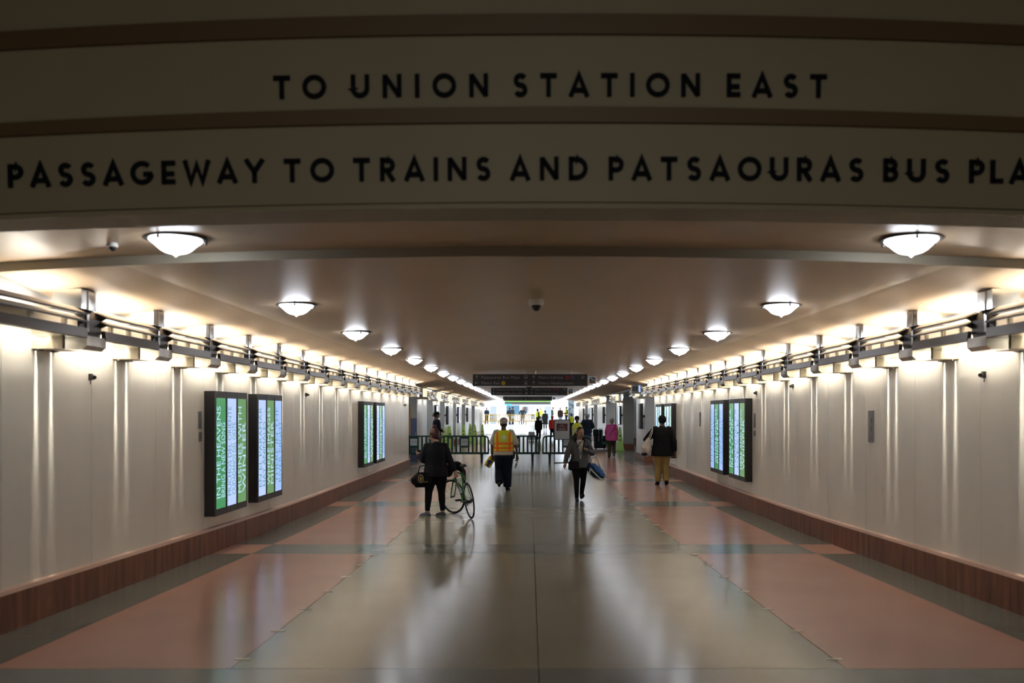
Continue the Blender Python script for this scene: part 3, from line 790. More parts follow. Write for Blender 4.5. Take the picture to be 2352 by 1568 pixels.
def hanging_sign(D, pxl, pxr, pyt, pyb, label, second):
    k = D/F_PX
    x0, x1 = (pxl-1217)*k, (pxr-1217)*k; zt, zb = EYE+(948-pyt)*k, EYE+(948-pyb)*k
    W, H = x1-x0, zt-zb
    root = empty('hanging_sign', (x0, D, zb), 0, label, 'sign')
    MB().box(0, W, 0, 0.12, 0, H).build('panel', 'sign_black', root)
    MB().box(0, W, 0.01, 0.11, -0.025, 0).build('bottom_strip', 'alum', root)
    for fx in (0.14, 0.45, 0.55, 0.86):
        zc = ceil_z(x0+W*fx)-zb
        MB().tube([(W*fx, 0.06, H), (W*fx, 0.06, zc+0.02)], 0.012, 8).build('hanger_rod', 'alum', root)
    cap = H*0.235
    l1, l2 = H*0.62, H*0.135
    def put(s, x, z, w): lettering(s, 'sign_text', root, x, -0.003, z, width=w, height=cap)
    def ar(x, z, up=True): arrow(MB(), x, z+cap*0.5, cap*1.25, up).build('arrow', 'sign_text', root)
    ar(W*0.035, l1); put('Patsaouras Bus Plaza', W*0.076, l1, W*0.333)
    icon('bus', W*0.463, l1+cap*0.5, cap*1.3).build('pictogram', 'sign_text', root)
    if second:
        ar(W*0.035, l2, False); put('Metro Rail', W*0.077, l2, W*0.155)
        disc(W*0.267, l2+cap*0.45, cap*0.78).build('line_dot', 'dot_yellow', root)
        icon('train', W*0.464, l2+cap*0.5, cap*1.35).build('pictogram', 'sign_text', root)
    else:
        ar(W*0.035, l2); put('Metro/Metrolink Info.', W*0.076, l2, W*0.333)
        disc(W*0.463, l2+cap*0.45, cap*0.62).build('pictogram', 'sign_text', root)
        disc(W*0.463, l2+cap*0.78, cap*0.10, -0.006, 8).build('info_dot', 'sign_black', root); MB().quad((W*0.463-cap*.09, -.006, l2+cap*.12), (W*0.463+cap*.09, -.006, l2+cap*.12), (W*0.463+cap*.09, -.006, l2+cap*.60), (W*0.463-cap*.09, -.006, l2+cap*.60)).build('info_stem', 'sign_black', root)
    ar(W*0.532, l1); put('Metro Subway', W*0.574, l1, W*0.215)
    disc(W*0.825, l1+cap*0.45, cap*0.75).build('line_dot', 'dot_red', root)
    disc(W*0.869, l1+cap*0.45, cap*0.75).build('line_dot', 'dot_purple', root)
    icon('bus', W*0.961, l1+cap*0.5, cap*1.1).build('pictogram', 'sign_text', root)
    ar(W*0.532, l2); put('Metro Headquarters', W*0.574, l2, W*0.306)
    # square panel of coloured squares at the end
    s = H*0.66; xo = W+0.035; zo = H*0.17
    MB().box(W, xo, 0.04, 0.08, zo+s*0.4, zo+s*0.6).build('arm', 'alum', root)
    c = MB().box(xo, xo+s, 0.03, 0.09, zo, zo+s).build('colour_panel', 'white_plastic', root)
    MB().box(xo+s*.14, xo+s*.86, 0.026, 0.03, zo+s*.14, zo+s*.86).build('colour_field', 'sign_black', c)
    rnd = random.Random(3); cols = ['dot_yellow', 'dot_red', 'board_blue', 'sign_text', None, None]
    for i in range(5):
        for j in range(5):
            m_ = rnd.choice(cols)
            if m_: MB().quad(*[(xo+s*(.2+.12*(i+a)), 0.024, zo+s*(.2+.12*(j+b))) for a, b in ((0, 0), (1, 0), (1, 1), (0, 1))]).build('colour_square', m_, c)
    return root
hanging_sign(26.0, 1086, 1349, 859, 886, 'dark hanging sign for Bus Plaza and Metro Rail with a yellow dot', True)
hanging_sign(39.0, 1128, 1303, 890, 907, 'dark hanging sign behind the one with the yellow dot, in front of another', False)
hanging_sign(60.5, 1155.6, 1268, 910, 919.5, 'smallest dark hanging sign, last before the bright hall', False)
# monitor on the pier by the man in the beanie
mo = empty('hanging_monitor', (PXX(1451, 33), 33, 2.68), 0, 'small hanging monitor box with a blue end beside the first pier', 'monitor')
MB().box(0, 0.36, 0, 0.25, 0, 0.34).build('housing', 'grey_plate', mo)
for k in range(2): MB().box(0.03+0.11*k, 0.12+0.11*k, -0.01, 0, 0.10, 0.28).build('screen', 'black_plastic', mo)
MB().box(0.26, 0.33, -0.01, 0, 0.06, 0.31).build('blue_panel', 'screen_blue', mo)
MB().tube([(0.18, 0.12, 0.34), (0.18, 0.12, 0.42)], 0.02, 8).build('hanger', 'alum', mo)

# ------------------------------------------------------------------ barriers
def barrier(material, label, group, signs=True):
    root = empty('crowd_barrier', label=label, cat='barrier', group=group)
    W, H, zb = 1.0, 1.03, 0.36
    # frame with rounded upper corners
    path = [(-W+0.03, 0, zb)]
    R = 0.22
    path += [(-W+0.03, 0, H-R)]
    path += [(-W+0.03+R-R*math.cos(math.radians(a)), 0, H-R*0.45+R*0.45*math.sin(math.radians(a))-0.0) for a in (20, 45, 70, 90)]
    path += [(W-0.03-R+R*math.cos(math.radians(a)), 0, H-R*0.45+R*0.45*math.sin(math.radians(a))) for a in (90, 70, 45, 20)]
    path += [(W-0.03, 0, H-R), (W-0.03, 0, zb)]
    MB().tube(path, 0.032, 8).build('frame', material, root, smooth=50)
    bevel_box(-W+0.0, W-0.0, -0.035, 0.035, zb-0.045, zb+0.04, 0.012).build('bottom_rail', material, root)
    me = MB().box(-0.036, 0.036, -0.022, 0.022, zb, H-0.03).mesh('bar')
    for k in range(1, 12):
        x = -W+2*W*k/12
        if abs(x) < 0.1 and signs: continue
        link('bar', me, material, root, (x, 0, 0))
    if signs:
        p = MB(); p.box(-0.16, -0.125, -0.026, 0.026, zb, H-0.03); p.box(0.125, 0.16, -0.026, 0.026, zb, H-0.03); p.box(-0.125, 0.125, -0.026, 0.026, 0.58, 0.66); p.box(-0.125, 0.125, -0.026, 0.026, 0.88, 1.0)
        sp = p.build('sign_frame', material, root)
        MB().box(-0.14, 0.14, -0.034, -0.026, 0.66, 0.93).build('sign_plate', 'paper', sp)
        for k in range(3): MB().box(-0.10, 0.10, -0.0355, -0.034, 0.78+0.03*k, 0.787+0.03*k).build('print_line', 'frame_grey', sp)
        for k in range(4): MB().box(-0.10+0.055*k, -0.075+0.055*k, -0.02, 0.02, zb, 0.58).build('grille_bar', material, root)
    for s in (-1, 1):
        f = MB()
        f.prism([(s*0.70-0.07, zb), (s*0.70-0.05, 0.20), (s*0.70-0.05, 0.02), (s*0.70+0.05, 0.02), (s*0.70+0.05, 0.20), (s*0.70+0.07, zb)], -0.03, 0.03)
        ft = f.build('leg', material, root)
        MB().prism([(-0.28, 0.0), (0.28, 0.0), (0.24, 0.05), (0.05, 0.16), (-0.05, 0.16), (-0.24, 0.05)], s*0.70-0.035, s*0.70+0.035, 'x').build('foot', 'rubber' if material == 'barrier_green' else material, ft)
    for z in (0.5, 0.85):
        MB().tube([(W-0.02, 0, z), (W+0.02, 0, z)], 0.022, 8).build('hook', material, root)
    return root
BG = 'green barriers across the passage'
labs = ['dark green plastic barrier standing in the side opening by the blue door', 'dark green plastic barrier behind the woman with the bicycle', 'dark green plastic barrier beyond the man in the lime vest', 'dark green plastic barrier behind the poster stand']
g0 = barrier('barrier_green', labs[0], BG)
for k, pxx in enumerate((951, 1067, 1183.5, 1302)):
    o = g0 if k == 0 else copy_tree(g0)
    o.location = (PXX(pxx, 34.5), 34.45, 0); o.scale = (0.975, 1, 1); o['label'] = labs[k]
labs = ['yellow barrier in front of the navy-clad man in the bright hall', 'yellow barrier behind the cap of the man in the lime vest', 'yellow barrier beside the striding worker on the ramp']
y0_ = barrier('barrier_yellow', labs[0], 'yellow barriers before the bright hall')
for k, pxx in enumerate((1129, 1177, 1224)):
    o = y0_ if k == 0 else copy_tree(y0_)
    o.location = (PXX(pxx, 88), 88, 0.75); o['label'] = labs[k]

# poster stand
ps = empty('poster_stand', (PXX(1291, 33.95), 33.95, 0), 0, 'black metal poster stand with a maroon notice in front of the barriers', 'sign stand')
w = 0.305
for s in (-1, 1): MB().box(s*w-0.014, s*w+0.014, -0.014, 0.014, 0.0, 1.70).build('upright', 'black_plastic', ps)
MB().box(-w, w, -0.014, 0.014, 1.672, 1.70).build('top_rail', 'black_plastic', ps)
MB().box(-w, w, -0.014, 0.014, 0.90, 0.928).build('middle_rail', 'black_plastic', ps)
MB().box(-w, w, -0.02, 0.02, 0.0, 0.028).build('base_rail', 'black_plastic', ps)
for s in (-1, 1): MB().box(s*w-0.02, s*w+0.02, -0.22, 0.22, 0.0, 0.02).build('foot', 'black_plastic', ps)
pp = MB().box(-w+0.014, w-0.014, -0.006, 0.006, 0.928, 1.672).build('poster', 'paper', ps)
pm = MB().box(-0.215, 0.215, -0.009, -0.006, 1.25, 1.54).build('notice', 'paper_maroon', pp)
for k, (wd, z) in enumerate(((0.12, 1.50), (0.16, 1.45), (0.24, 1.41), (0.28, 1.34), (0.30, 1.31), (0.26, 1.28))):
    MB().box(-wd/2, wd/2, -0.011, -0.009, z, z+0.012).build('print_line', 'sign_text', ps)

# wet floor cones
def wet_cone():
    root = empty('wet_floor_sign', label='lime', cat='wet floor sign', group='lime wet floor signs')
    b, t, h = 0.19, 0.055, 1.16
    mb = MB().ring_loft([[(-b, -b, 0.03), (b, -b, 0.03), (b, b, 0.03), (-b, b, 0.03)], [(-t, -t, h), (t, -t, h), (t, t, h), (-t, t, h)]])
    mb.build('cone', 'cone_lime', root)
    bevel_box(-b-0.04, b+0.04, -b-0.04, b+0.04, 0, 0.035, 0.012).build('base', 'cone_lime', root)
    MB().box(-t, t, -0.02, 0.02, h, h+0.05).build('handle', 'cone_lime', root)
    for s, z, ww in (('WET', 0.36, 0.15), ('FLOOR', 0.28, 0.20), ('PISO', 0.13, 0.18), ('MOJADO', 0.06, 0.24)):
        yy = -lerp(b, t, (z+0.03)/h)-0.004
        o = lettering(s, 'cone_print', root, -ww/2, yy, z, width=ww, height=0.055); o.rotation_euler = (-math.atan((b-t)/h), 0, 0)
    for k in range(2):
        z = 0.55+0.22*k; yy = -lerp(b, t, z/h)-0.004
        o = disc(0, 0, 0.05).build('pictogram', 'cone_print', root); o.location = (0, yy, z); o.rotation_euler = (-math.atan((b-t)/h), 0, 0)
    return root
cones = [(1424, 45, 'lime wet floor sign standing beside the woman in the pink jacket'), (1021, 44, 'lime wet floor sign nearest the man in the dark cap'),
         (1032, 49, 'lime wet floor sign beside the dark panel on a pier'), (1065, 57, 'wide lime wet floor sign at the middle pier'), (1080, 60, 'lime wet floor sign between two others near the far piers'),
         (1090, 55, 'lime wet floor sign standing inward of its row'), (1108, 56, 'lime wet floor sign nearest to the passage centre line')]
c0 = wet_cone()
for k, (pxx, D, lb) in enumerate(cones):
    o = c0 if k == 0 else copy_tree(c0)
    o.location = (PXX(pxx, D), D, 0); o['label'] = lb; o.rotation_euler = (0, 0, 0.2*(k % 3))
for k, (x0, x1, y0, y1) in enumerate(((2.6, 4.35, 43.6, 46.2),)):
    mt = empty('floor_mat', ((x0+x1)/2, (y0+y1)/2, 0), 0, 'grey floor mat under the wet floor sign by the pink jacket', 'mat')
    MB().box(-(x1-x0)/2, (x1-x0)/2, -(y1-y0)/2, (y1-y0)/2, 0, 0.006).build('backing', 'rubber', mt)
    MB().box(-(x1-x0)/2+.04, (x1-x0)/2-.04, -(y1-y0)/2+.04, (y1-y0)/2-.04, 0.006, 0.014).build('pile', 'mat_grey', mt)

# ------------------------------------------------------------------ things in the far hall
bd = empty('departure_board', (PXX(1159, 104), 104, 2.95), 0, 'long dark board with a green strip over the bright hall', 'board')
W = PXX(1265, 104)-PXX(1159, 104)
MB().box(0, W, 0, 0.3, 0, 0.66).build('board_panel', 'sign_black', bd)
MB().box(0, W, -0.02, 0, 0.33, 0.46).build('green_strip', 'board_green', bd)
MB().box(0, 0.85, -0.02, 0, -0.08, 0.07).build('blue_strip', 'board_blue', bd)
for k in range(2): MB().box(0.8+3.2*k, 0.95+3.2*k, 0.1, 0.2, 0.66, 5.05).build('hanger', 'alum', bd)
def hall_panel(px0, px1, D, z0, z1, material, name, label, cat):
    r = empty(name, (PXX((px0+px1)/2, D), D, z0), 0, label, cat); hw = (px1-px0)/2/F_PX*D
    MB().box(-hw, hw, 0, 0.06, 0.0, z1-z0).build('board', material, r)
    MB().box(-hw-0.03, hw+0.03, -0.01, 0.07, z1-z0, z1-z0+0.04).build('top_edge', 'alum', r)
    for s in (-1, 1): MB().box(s*hw-0.02, s*hw+0.02, -0.01, 0.07, 0, z1-z0).build('side_edge', 'alum', r)
    return r
hall_panel(1126, 1140, 95, 0.75, 2.65, 'hall_panel', 'partition_panel', 'grey upright panel between the navy-clad man and the pink notices', 'panel')
hall_panel(1251, 1265.5, 95, 0.75, 2.65, 'hall_panel', 'partition_panel', 'grey upright panel behind the person in the long coat', 'panel')
hall_panel(1201, 1211, 105.8, 1.95, 2.70, 'poster_dark', 'poster', 'dark poster on the hall wall beside the man with hands on hips', 'poster')
hall_panel(1213, 1225.5, 105.8, 1.80, 2.70, 'poster_light', 'poster', 'pale poster with lettering on the hall wall', 'poster')
hall_panel(1163, 1193, 105.8, 1.75, 2.85, 'mosaic_blue', 'picture_window', 'blue framed picture behind the man with the backpack', 'picture')
hall_panel(1142.5, 1154, 105.8, 1.9, 2.62, 'c_bag_white', 'poster', 'white notice with faint print on the hall wall', 'poster')
mos = empty('mosaic_column', (PXX(1312, 81), 81.0, floor_z(81)), 0, 'blue and pale mosaic column at the mouth of the passage', 'column')
MB().box(-0.27, 0.27, 0.02, 0.5, -0.3, 3.4).build('column_core', 'mosaic_pale', mos)
for i in range(5):
    for j in range(26):
        m_ = 'mosaic_blue' if random.random() < .45 else 'mosaic_pale'
        MB().box(-0.26+0.105*i, -0.165+0.105*i, 0.0, 0.02, 0.02+0.13*j, 0.14+0.13*j).build('tile', m_, mos)

# ------------------------------------------------------------------ people
TORSO = [(0.74, .172, .128, 0), (0.82, .178, .130, 0), (0.92, .174, .126, 0), (1.05, .156, .114, .004), (1.18, .163, .118, .006), (1.30, .178, .116, .002), (1.38, .172, .104, -.004), (1.43, .135, .088, -.006), (1.47, .085, .072, -.004), (1.50, .06, .062, 0)]
def torso_at(z, g):
    T = TORSO
    if z <= T[0][0]: r = T[0]
    elif z >= T[-1][0]: r = T[-1]
    else:
        for a, b in zip(T, T[1:]):
            if a[0] <= z <= b[0]:
                t = (z-a[0])/(b[0]-a[0]); r = tuple(lerp(p, q, t) for p, q in zip(a, b)); break
    k = g if z < 1.25 else lerp(g, 1.0+(g-1)*0.45, min(1, (z-1.25)/0.18))
    return r[1]*k, r[2]*(k*1.0+max(0, k-1)*0.6), r[3]
class Person:
    def __init__(s, name, label, x, y, yaw, H, group=None, z=None, girth=1.0, lean=0.0, voxel=0.012, fine=0.0065, head_yaw=0.0, head_pitch=0.0, **pose):
        s.k = H/1.75; s.g = girth; s.lean = lean; s.vox = voxel; s.fine = fine
        s.root = empty(name, (x, y, floor_z(y) if z is None else z), yaw, label, 'person', group)
        s.J = dict(shL=(-.185, 0, 1.405), shR=(.185, 0, 1.405), elL=(-.225, -.02, 1.12), elR=(.225, -.02, 1.12), wrL=(-.225, .05, .88), wrR=(.225, .05, .88),
                   hpL=(-.092, 0, .89), hpR=(.092, 0, .89), knL=(-.10, .015, .49), knR=(.10, .015, .49), anL=(-.10, -.02, .085), anR=(.10, -.02, .085))
        s.foot = dict(L=(0.12, 0.0), R=(-0.12, 0.0))      # yaw of the toes, pitch of the heel
        s.palm = dict(L=(1, 0, 0), R=(-1, 0, 0)); s.curl = dict(L=0.5, R=0.5)
        for k, v in pose.items():
            if k in s.J: s.J[k] = v
            elif k == 'footL': s.foot['L'] = v
            elif k == 'footR': s.foot['R'] = v
            elif k == 'palmL': s.palm['L'] = v
            elif k == 'palmR': s.palm['R'] = v
            elif k == 'curlL': s.curl['L'] = v
            elif k == 'curlR': s.curl['R'] = v
        s.hr = (Matrix.Rotation(head_yaw, 3, 'Z') @ Matrix.Rotation(head_pitch, 3, 'X'))*1.12
    def L(s, p):
        """apply the forward lean of the trunk"""
        z = p[2]
        if z > 0.95 and s.lean: return (p[0], p[1]+s.lean*(z-0.95), p[2]-abs(s.lean)*0.12*(z-0.95))
        return tuple(p)
    def j(s, k): return Vector(s.L(s.J[k]) if k[:2] in ('sh', 'el', 'wr') else s.J[k])
    def head(s, p):
        n = Vector(s.L((0, 0, 1.505))); return tuple(n+s.hr @ (Vector(p)-Vector((0, 0, 1.52))))
    def out(s, mb, name, material, voxel=None, smooth=4, parent=None, raw=False):
        mb.v = [tuple(c*s.k for c in p) for p in mb.v]
        if raw: me = mb.mesh(name, 180)
        else: me = remesh(mb, (voxel or s.vox), smooth)
        me.name = name
        return link(name, me, material, parent or s.root)
    def world(s, p): return s.root.matrix_basis @ (Vector(p)*s.k)
    # ---- body
    def hand(s, mb, side):
        w = s.j('wr'+side); e = s.j('el'+side); d = (w-e).normalized()
        n = Vector(s.palm[side]); n = (n-d*n.dot(d)).normalized(); t = d.cross(n)   # t: across the palm
        if side == 'R': t = -t
        c = s.curl[side]
        mb.tube([w-d*.02, w+d*.03, w+d*.075, w+d*.095], [.027, .034, .040, .034], 10, True, flat=None)
        mb.tube([w+d*.03-t*.018, w+d*.09-t*.026], [.018, .015], 8, True); mb.tube([w+d*.03+t*.018, w+d*.09+t*.026], [.018, .015], 8, True)
        for q, (off, ln) in enumerate(((-.031, .062), (-.0105, .072), (.0105, .068), (.031, .052))):
            p = w+d*.088+t*off; a = 0.0; pts = [p]
            for seg, kk in ((.45, .55), (.32, 1.0), (.25, .8)):
                a += c*kk; p = p+(d*math.cos(a)+n*math.sin(a))*ln*seg*1.1+t*(off*0.04); pts.append(p)
            mb.tube(pts, [.0098, .0092, .0086, .0076], 8, True)
        tb = w+d*.028-t*.026+n*.008; t1 = tb+(d*.6-t*.62+n*.35).normalized()*.04; t2 = t1+(d*.85-t*.1+n*.55*max(.3, c)).normalized()*.034
        mb.tube([tb, t1, t2], [.0125, .0112, .0090], 8, True)
    def body(s, skin, face=True):
        mb = MB(); H = s.head
        rot = s.hr
        mb.ell(H((0, .005, 1.655)), (.074, .092, .097), rot=rot); mb.ell(H((0, .030, 1.598)), (.058, .062, .072), rot=rot); mb.ell(H((0, .072, 1.555)), (.030, .026, .024), rot=rot)
        mb.tube([H((0, .092, 1.655)), H((0, .112, 1.622)), H((0, .106, 1.607))], [.010, .014, .012], 8, True)
        for q in (-1, 1):
            mb.ell(H((q*.074, -.004, 1.632)), (.010, .018, .030), 10, 7, rot=rot)
            mb.ell(H((q*.040, .068, 1.600)), (.026, .022, .024), 10, 7, rot=rot)
        mb.ell(H((0, .086, 1.583)), (.026, .016, .010), 10, 7, rot=rot)
        mb.tube([s.L((0, -.012, 1.42)), H((0, -.008, 1.53)), H((0, 0, 1.58))], [.070, .060, .060], 12, True)
        rings = []
        for z in (0.84, .95, 1.05, 1.2, 1.32, 1.40, 1.45):
            rx, ry, cy = torso_at(z, s.g*0.93); rings.append([s.L((rx*.94*math.cos(2*PI*j/16), cy+ry*.94*math.sin(2*PI*j/16), z)) for j in range(16)])
        mb.ring_loft(rings)
        for q in 'LR':
            mb.tube([s.j('sh'+q), s.j('el'+q), s.j('wr'+q)], [.047, .039, .027], 10, True); s.hand(mb, q)
            mb.tube([s.j('hp'+q), s.j('kn'+q), s.j('an'+q)], [.082*s.g, .052, .038], 12, True)
            a = s.j('an'+q); fy, fp = s.foot[q]; f = Matrix.Rotation(fy, 3, 'Z') @ Matrix.Rotation(-fp, 3, 'X')
            mb.tube([a+f @ Vector((0, -.03, -.045)), a+f @ Vector((0, .12, -.06))], [.028, .026], 8, True)
        b = s.out(mb, 'body', skin, voxel=s.fine, smooth=3)
        if face:
            for q in (-1, 1):
                e = MB().ell(H((q*.031, .0835, 1.640)), (.013, .009, .0055), 10, 7, rot=rot); eo = s.out(e, 'eye', 'eye_white', raw=True)
                p = MB().ell(H((q*.031, .0915, 1.639)), (.0055, .004, .0045), 8, 5, rot=rot); s.out(p, 'iris', 'eye_dark', raw=True, parent=eo)
                br = MB().tube([H((q*.014, .096, 1.660)), H((q*.032, .094, 1.665)), H((q*.050, .080, 1.660))], .004, 6, True); s.out(br, 'eyebrow', 'hair_black', raw=True)
            lp = MB().tube([H((-.022, .090, 1.583)), H((0, .1035, 1.585)), H((.022, .090, 1.583))], [.004, .008, .004], 8, True); s.out(lp, 'lips', 'lip', raw=True)
        return b
    # ---- clothes
    def torso_rings(s, z0, z1, off, flare=0.0, n=24, steps=14):
        R = []
        for k in range(steps+1):
            z = lerp(z0, z1, k/steps); rx, ry, cy = torso_at(z, s.g); fl = flare*max(0, (1.2-z)/(1.2-z0)) if z0 < 1.2 else 0
            R.append([s.L(((rx+off+fl)*math.cos(2*PI*j/n), cy+(ry+off+fl*.6)*math.sin(2*PI*j/n), z)) for j in range(n)])
        return R
    def top(s, name, material, hem=.84, off=.02, sleeve=(.072, .062, .046), short=False, flare=0.0, collar=0.0, hood=False, neck=1.475):
        mb = MB().ring_loft(s.torso_rings(hem, neck, off, flare))
        for q in 'LR':
            a, e, w = s.j('sh'+q), s.j('el'+q), s.j('wr'+q); inn = a+Vector((0.06 if q == 'L' else -0.06, 0, .005))
            if short: mb.tube([inn, a, a.lerp(e, .95)], [sleeve[0], sleeve[0], sleeve[1]*1.1], 12)
            else: mb.tube([inn, a, a.lerp(e, .5), e, e.lerp(w, .55), w], [sleeve[0], sleeve[0], lerp(sleeve[0], sleeve[1], .5), sleeve[1], lerp(sleeve[1], sleeve[2], .5), sleeve[2]], 12)
        if collar: mb.tube([s.L((0, -.008, 1.44)), s.L((0, -.004, 1.475+collar))], [.085, .074], 14)
        if hood: mb.ell(s.L((0, -.085, 1.44)), (.115, .065, .07))
        return s.out(mb, name, material)
    def trousers(s, name, material, r=(.100, .068, .052), cuff=None, waist=1.0):
        mb = MB(); rings = []
        for z in (.80, .86, .92, .97, waist):
            rx, ry, cy = torso_at(z, s.g); rings.append([(rx*1.03*math.cos(2*PI*j/18), cy+ry*1.03*math.sin(2*PI*j/18), z) for j in range(18)])
        mb.ring_loft(rings)
        for q in 'LR':
            h, k, a = s.j('hp'+q), s.j('kn'+q), s.j('an'+q); end = k.lerp(a, cuff or 1.0)
            g = 1+(s.g-1)*.7
            mb.tube([h+Vector((0, 0, .03)), h.lerp(k, .4), k, k.lerp(end, .35), end], [r[0]*g*1.04, lerp(r[0], r[1], .35)*g, r[1], lerp(r[1], r[2], .25)*1.03, r[2]], 14, False)
        return s.out(mb, name, material)
    def shoes(s, material, sole='c_sole', boot=False):
        for q in 'LR':
            a = s.j('an'+q); fy, fp = s.foot[q]; f = Matrix.Rotation(fy, 3, 'Z') @ Matrix.Rotation(-fp, 3, 'X')
            P = lambda x, y, z: a+f @ Vector((x, y, z))
            mb = MB()
            mb.tube([P(0, -.045, -.042), P(0, .03, -.040), P(0, .115, -.052), P(0, .165, -.060)], [.040, .043, .041, .026], 12, True)
            mb.tube([P(0, -.005, .05 if boot else .012), P(0, 0, -.04)], [.046, .046], 12)
            o = s.out(mb, 'shoe', material, voxel=max(.008, s.vox*.8))
            sm = MB(); n = 14; ring = []
            for k in range(n):
                t = 2*PI*k/n; yy = .058+.135*math.sin(t); ring.append((.043*math.cos(t)*(1.0 if yy > .06 else .88), yy))
            sm.ring_loft([[P(x, y, -.085) for x, y in ring], [P(x, y, -.066) for x, y in ring]])
            s.out(sm, 'sole', sole, raw=True, parent=o)
    def hair(s, material, bun=None, tail=None, long=0.0, big=1.0, under=False):
        mb = MB(); H = s.head; rot = s.hr
        if under:
            mb.ell(H((0, -.03, 1.625)), (.079, .078, .062), rot=rot)
            return s.out(mb, 'hair', material, voxel=min(s.vox, .012), smooth=2)
        mb.ell(H((0, -.016, 1.662)), (.083*big, .098*big, .104*big), rot=rot)
        mb.ell(H((0, -.045, 1.615)), (.072*big, .060*big, .075*big), rot=rot)
        if bun: mb.ell(H(bun), (.048, .048, .042), rot=rot)
        if tail: mb.tube([H(p) for p in tail], [.030]+[.036]*(len(tail)-2)+[.014], 10, True)
        return s.out(mb, 'hair', material, voxel=min(s.vox, .012), smooth=2)
    def cap(s, material, brim=True, name='cap', beanie=False, back=False):
        mb = MB(); H = s.head; rot = s.hr
        if beanie:
            mb.ell(H((0, -.008, 1.675)), (.093, .108, .095), rot=rot); mb.ell(H((0, -.014, 1.635)), (.090, .104, .062), rot=rot)
        else:
            mb.ell(H((0, -.006, 1.690)), (.092, .112, .082), rot=rot); mb.ell(H((0, -.022, 1.665)), (.090, .102, .05), rot=rot)
        o = s.out(mb, name, material, voxel=min(s.vox, .010), smooth=2)
        if brim:
            b = MB().ell(H((0, .105, 1.672)), (.070, .075, .010), rot=rot); s.out(b, 'brim', material, raw=True, parent=o)
        return o
    def vest(s, material, trim=None, z0=.93, z1=1.475, off=.036):
        SH = [(1.20, 0.0), (1.30, .195), (1.37, .205), (1.41, .195), (1.445, .145), (1.48, .085)]
        def vr(z):
            rx, ry, cy = torso_at(z, s.g); w = 0.0
            for (za, wa), (zb, wb) in zip(SH, SH[1:]):
                if za <= z <= zb: w = lerp(wa, wb, (z-za)/(zb-za))
            if 1.20 <= z < 1.30: w = lerp(rx, .195, (z-1.20)/.10)
            return max(rx+off, w+off*.4), ry+off, cy
        R = []; n = 36
        for k in range(19):
            z = lerp(z0, z1, k/18); rx, ry, cy = vr(z)
            R.append([s.L((rx*math.cos(2*PI*j/n), cy+ry*math.sin(2*PI*j/n), z)) for j in range(n)])
        v = s.out(MB().ring_loft(R, cap=False), 'safety_vest', material, raw=True)
        def patch(xa, xb, za, zb, back=True, o2=.006, steps=10, nx=5):
            mb = MB(); sg = -1 if back else 1; grid = []
            for k in range(steps+1):
                z = lerp(za, zb, k/steps); rx, ry, cy = vr(z); rx += o2; ry += o2; row = []
                for q in range(nx+1):
                    x = lerp(xa, xb, q/nx); x = max(-rx*.999, min(rx*.999, x)); row.append(s.L((x, cy+sg*ry*math.sqrt(max(0, 1-(x/rx)**2)), z)))
                grid.append(row)
            for k in range(steps):
                for q in range(nx): mb.quad(grid[k][q], grid[k][q+1], grid[k+1][q+1], grid[k+1][q])
            return merged(mb)
        if trim:
            for back in (True, False):
                for q in (-1, 1): s.out(patch(q*.125, q*.175, z0+.005, 1.425, back), 'reflective_stripe', trim, raw=True, parent=v)
                for zz in (z0+.055, z0+.16): s.out(patch(-.5, .5, zz, zz+.05, back, .009, 3, 24), 'reflective_stripe', trim, raw=True, parent=v)
                s.out(patch(-.5, .5, z0-.004, z0+.012, back, .004, 2, 24), 'piping', trim, raw=True, parent=v)
        return v

# ---- woman with the bicycle
p1 = Person('person', 'woman with a hair bun in black, holding a bicycle and looking at her phone', PXX(1001, 16.35), 16.35, 0.30, 1.64, girth=1.22, head_yaw=0.55, head_pitch=-0.30,
            elL=(-.245, .05, 1.12), wrL=(-.285, .27, 1.22), palmL=(0.3, -.5, 1), curlL=0.9, elR=(.275, -.06, 1.13), wrR=(.36, -.14, .91), curlR=1.1, palmR=(-1, 0.2, 0),
            hpL=(-.095, 0, .89), hpR=(.095, 0, .89), knL=(-.14, .02, .49), anL=(-.175, -.01, .085), knR=(.12, .02, .49), anR=(.135, -.03, .085), footL=(0.75, 0), footR=(0.65, 0))
p1.body('skin_light'); p1.top('sweatshirt', 'c_charcoal', hem=.80, off=.022, sleeve=(.080, .070, .052), flare=.015, collar=.01, hood=True)
p1.trousers('leggings', 'c_black', r=(.122, .076, .049), cuff=.92); p1.shoes('c_shoe_grey'); p1.hair('hair_auburn', bun=(0, -.05, 1.775), big=1.05)
ph = empty('phone', p1.world((-.285, .375, 1.275)), 0.3, 'black phone held by the woman with the bicycle', 'phone')
bevel_box(-.037, .037, -.006, .006, -.075, .075, .004).build('case', 'black_plastic', ph); MB().box(-.032, .032, -.0075, -.006, -.066, .066).build('screen', 'frame_grey', ph)
ph.rotation_euler = (0.9, 0, 0.5)
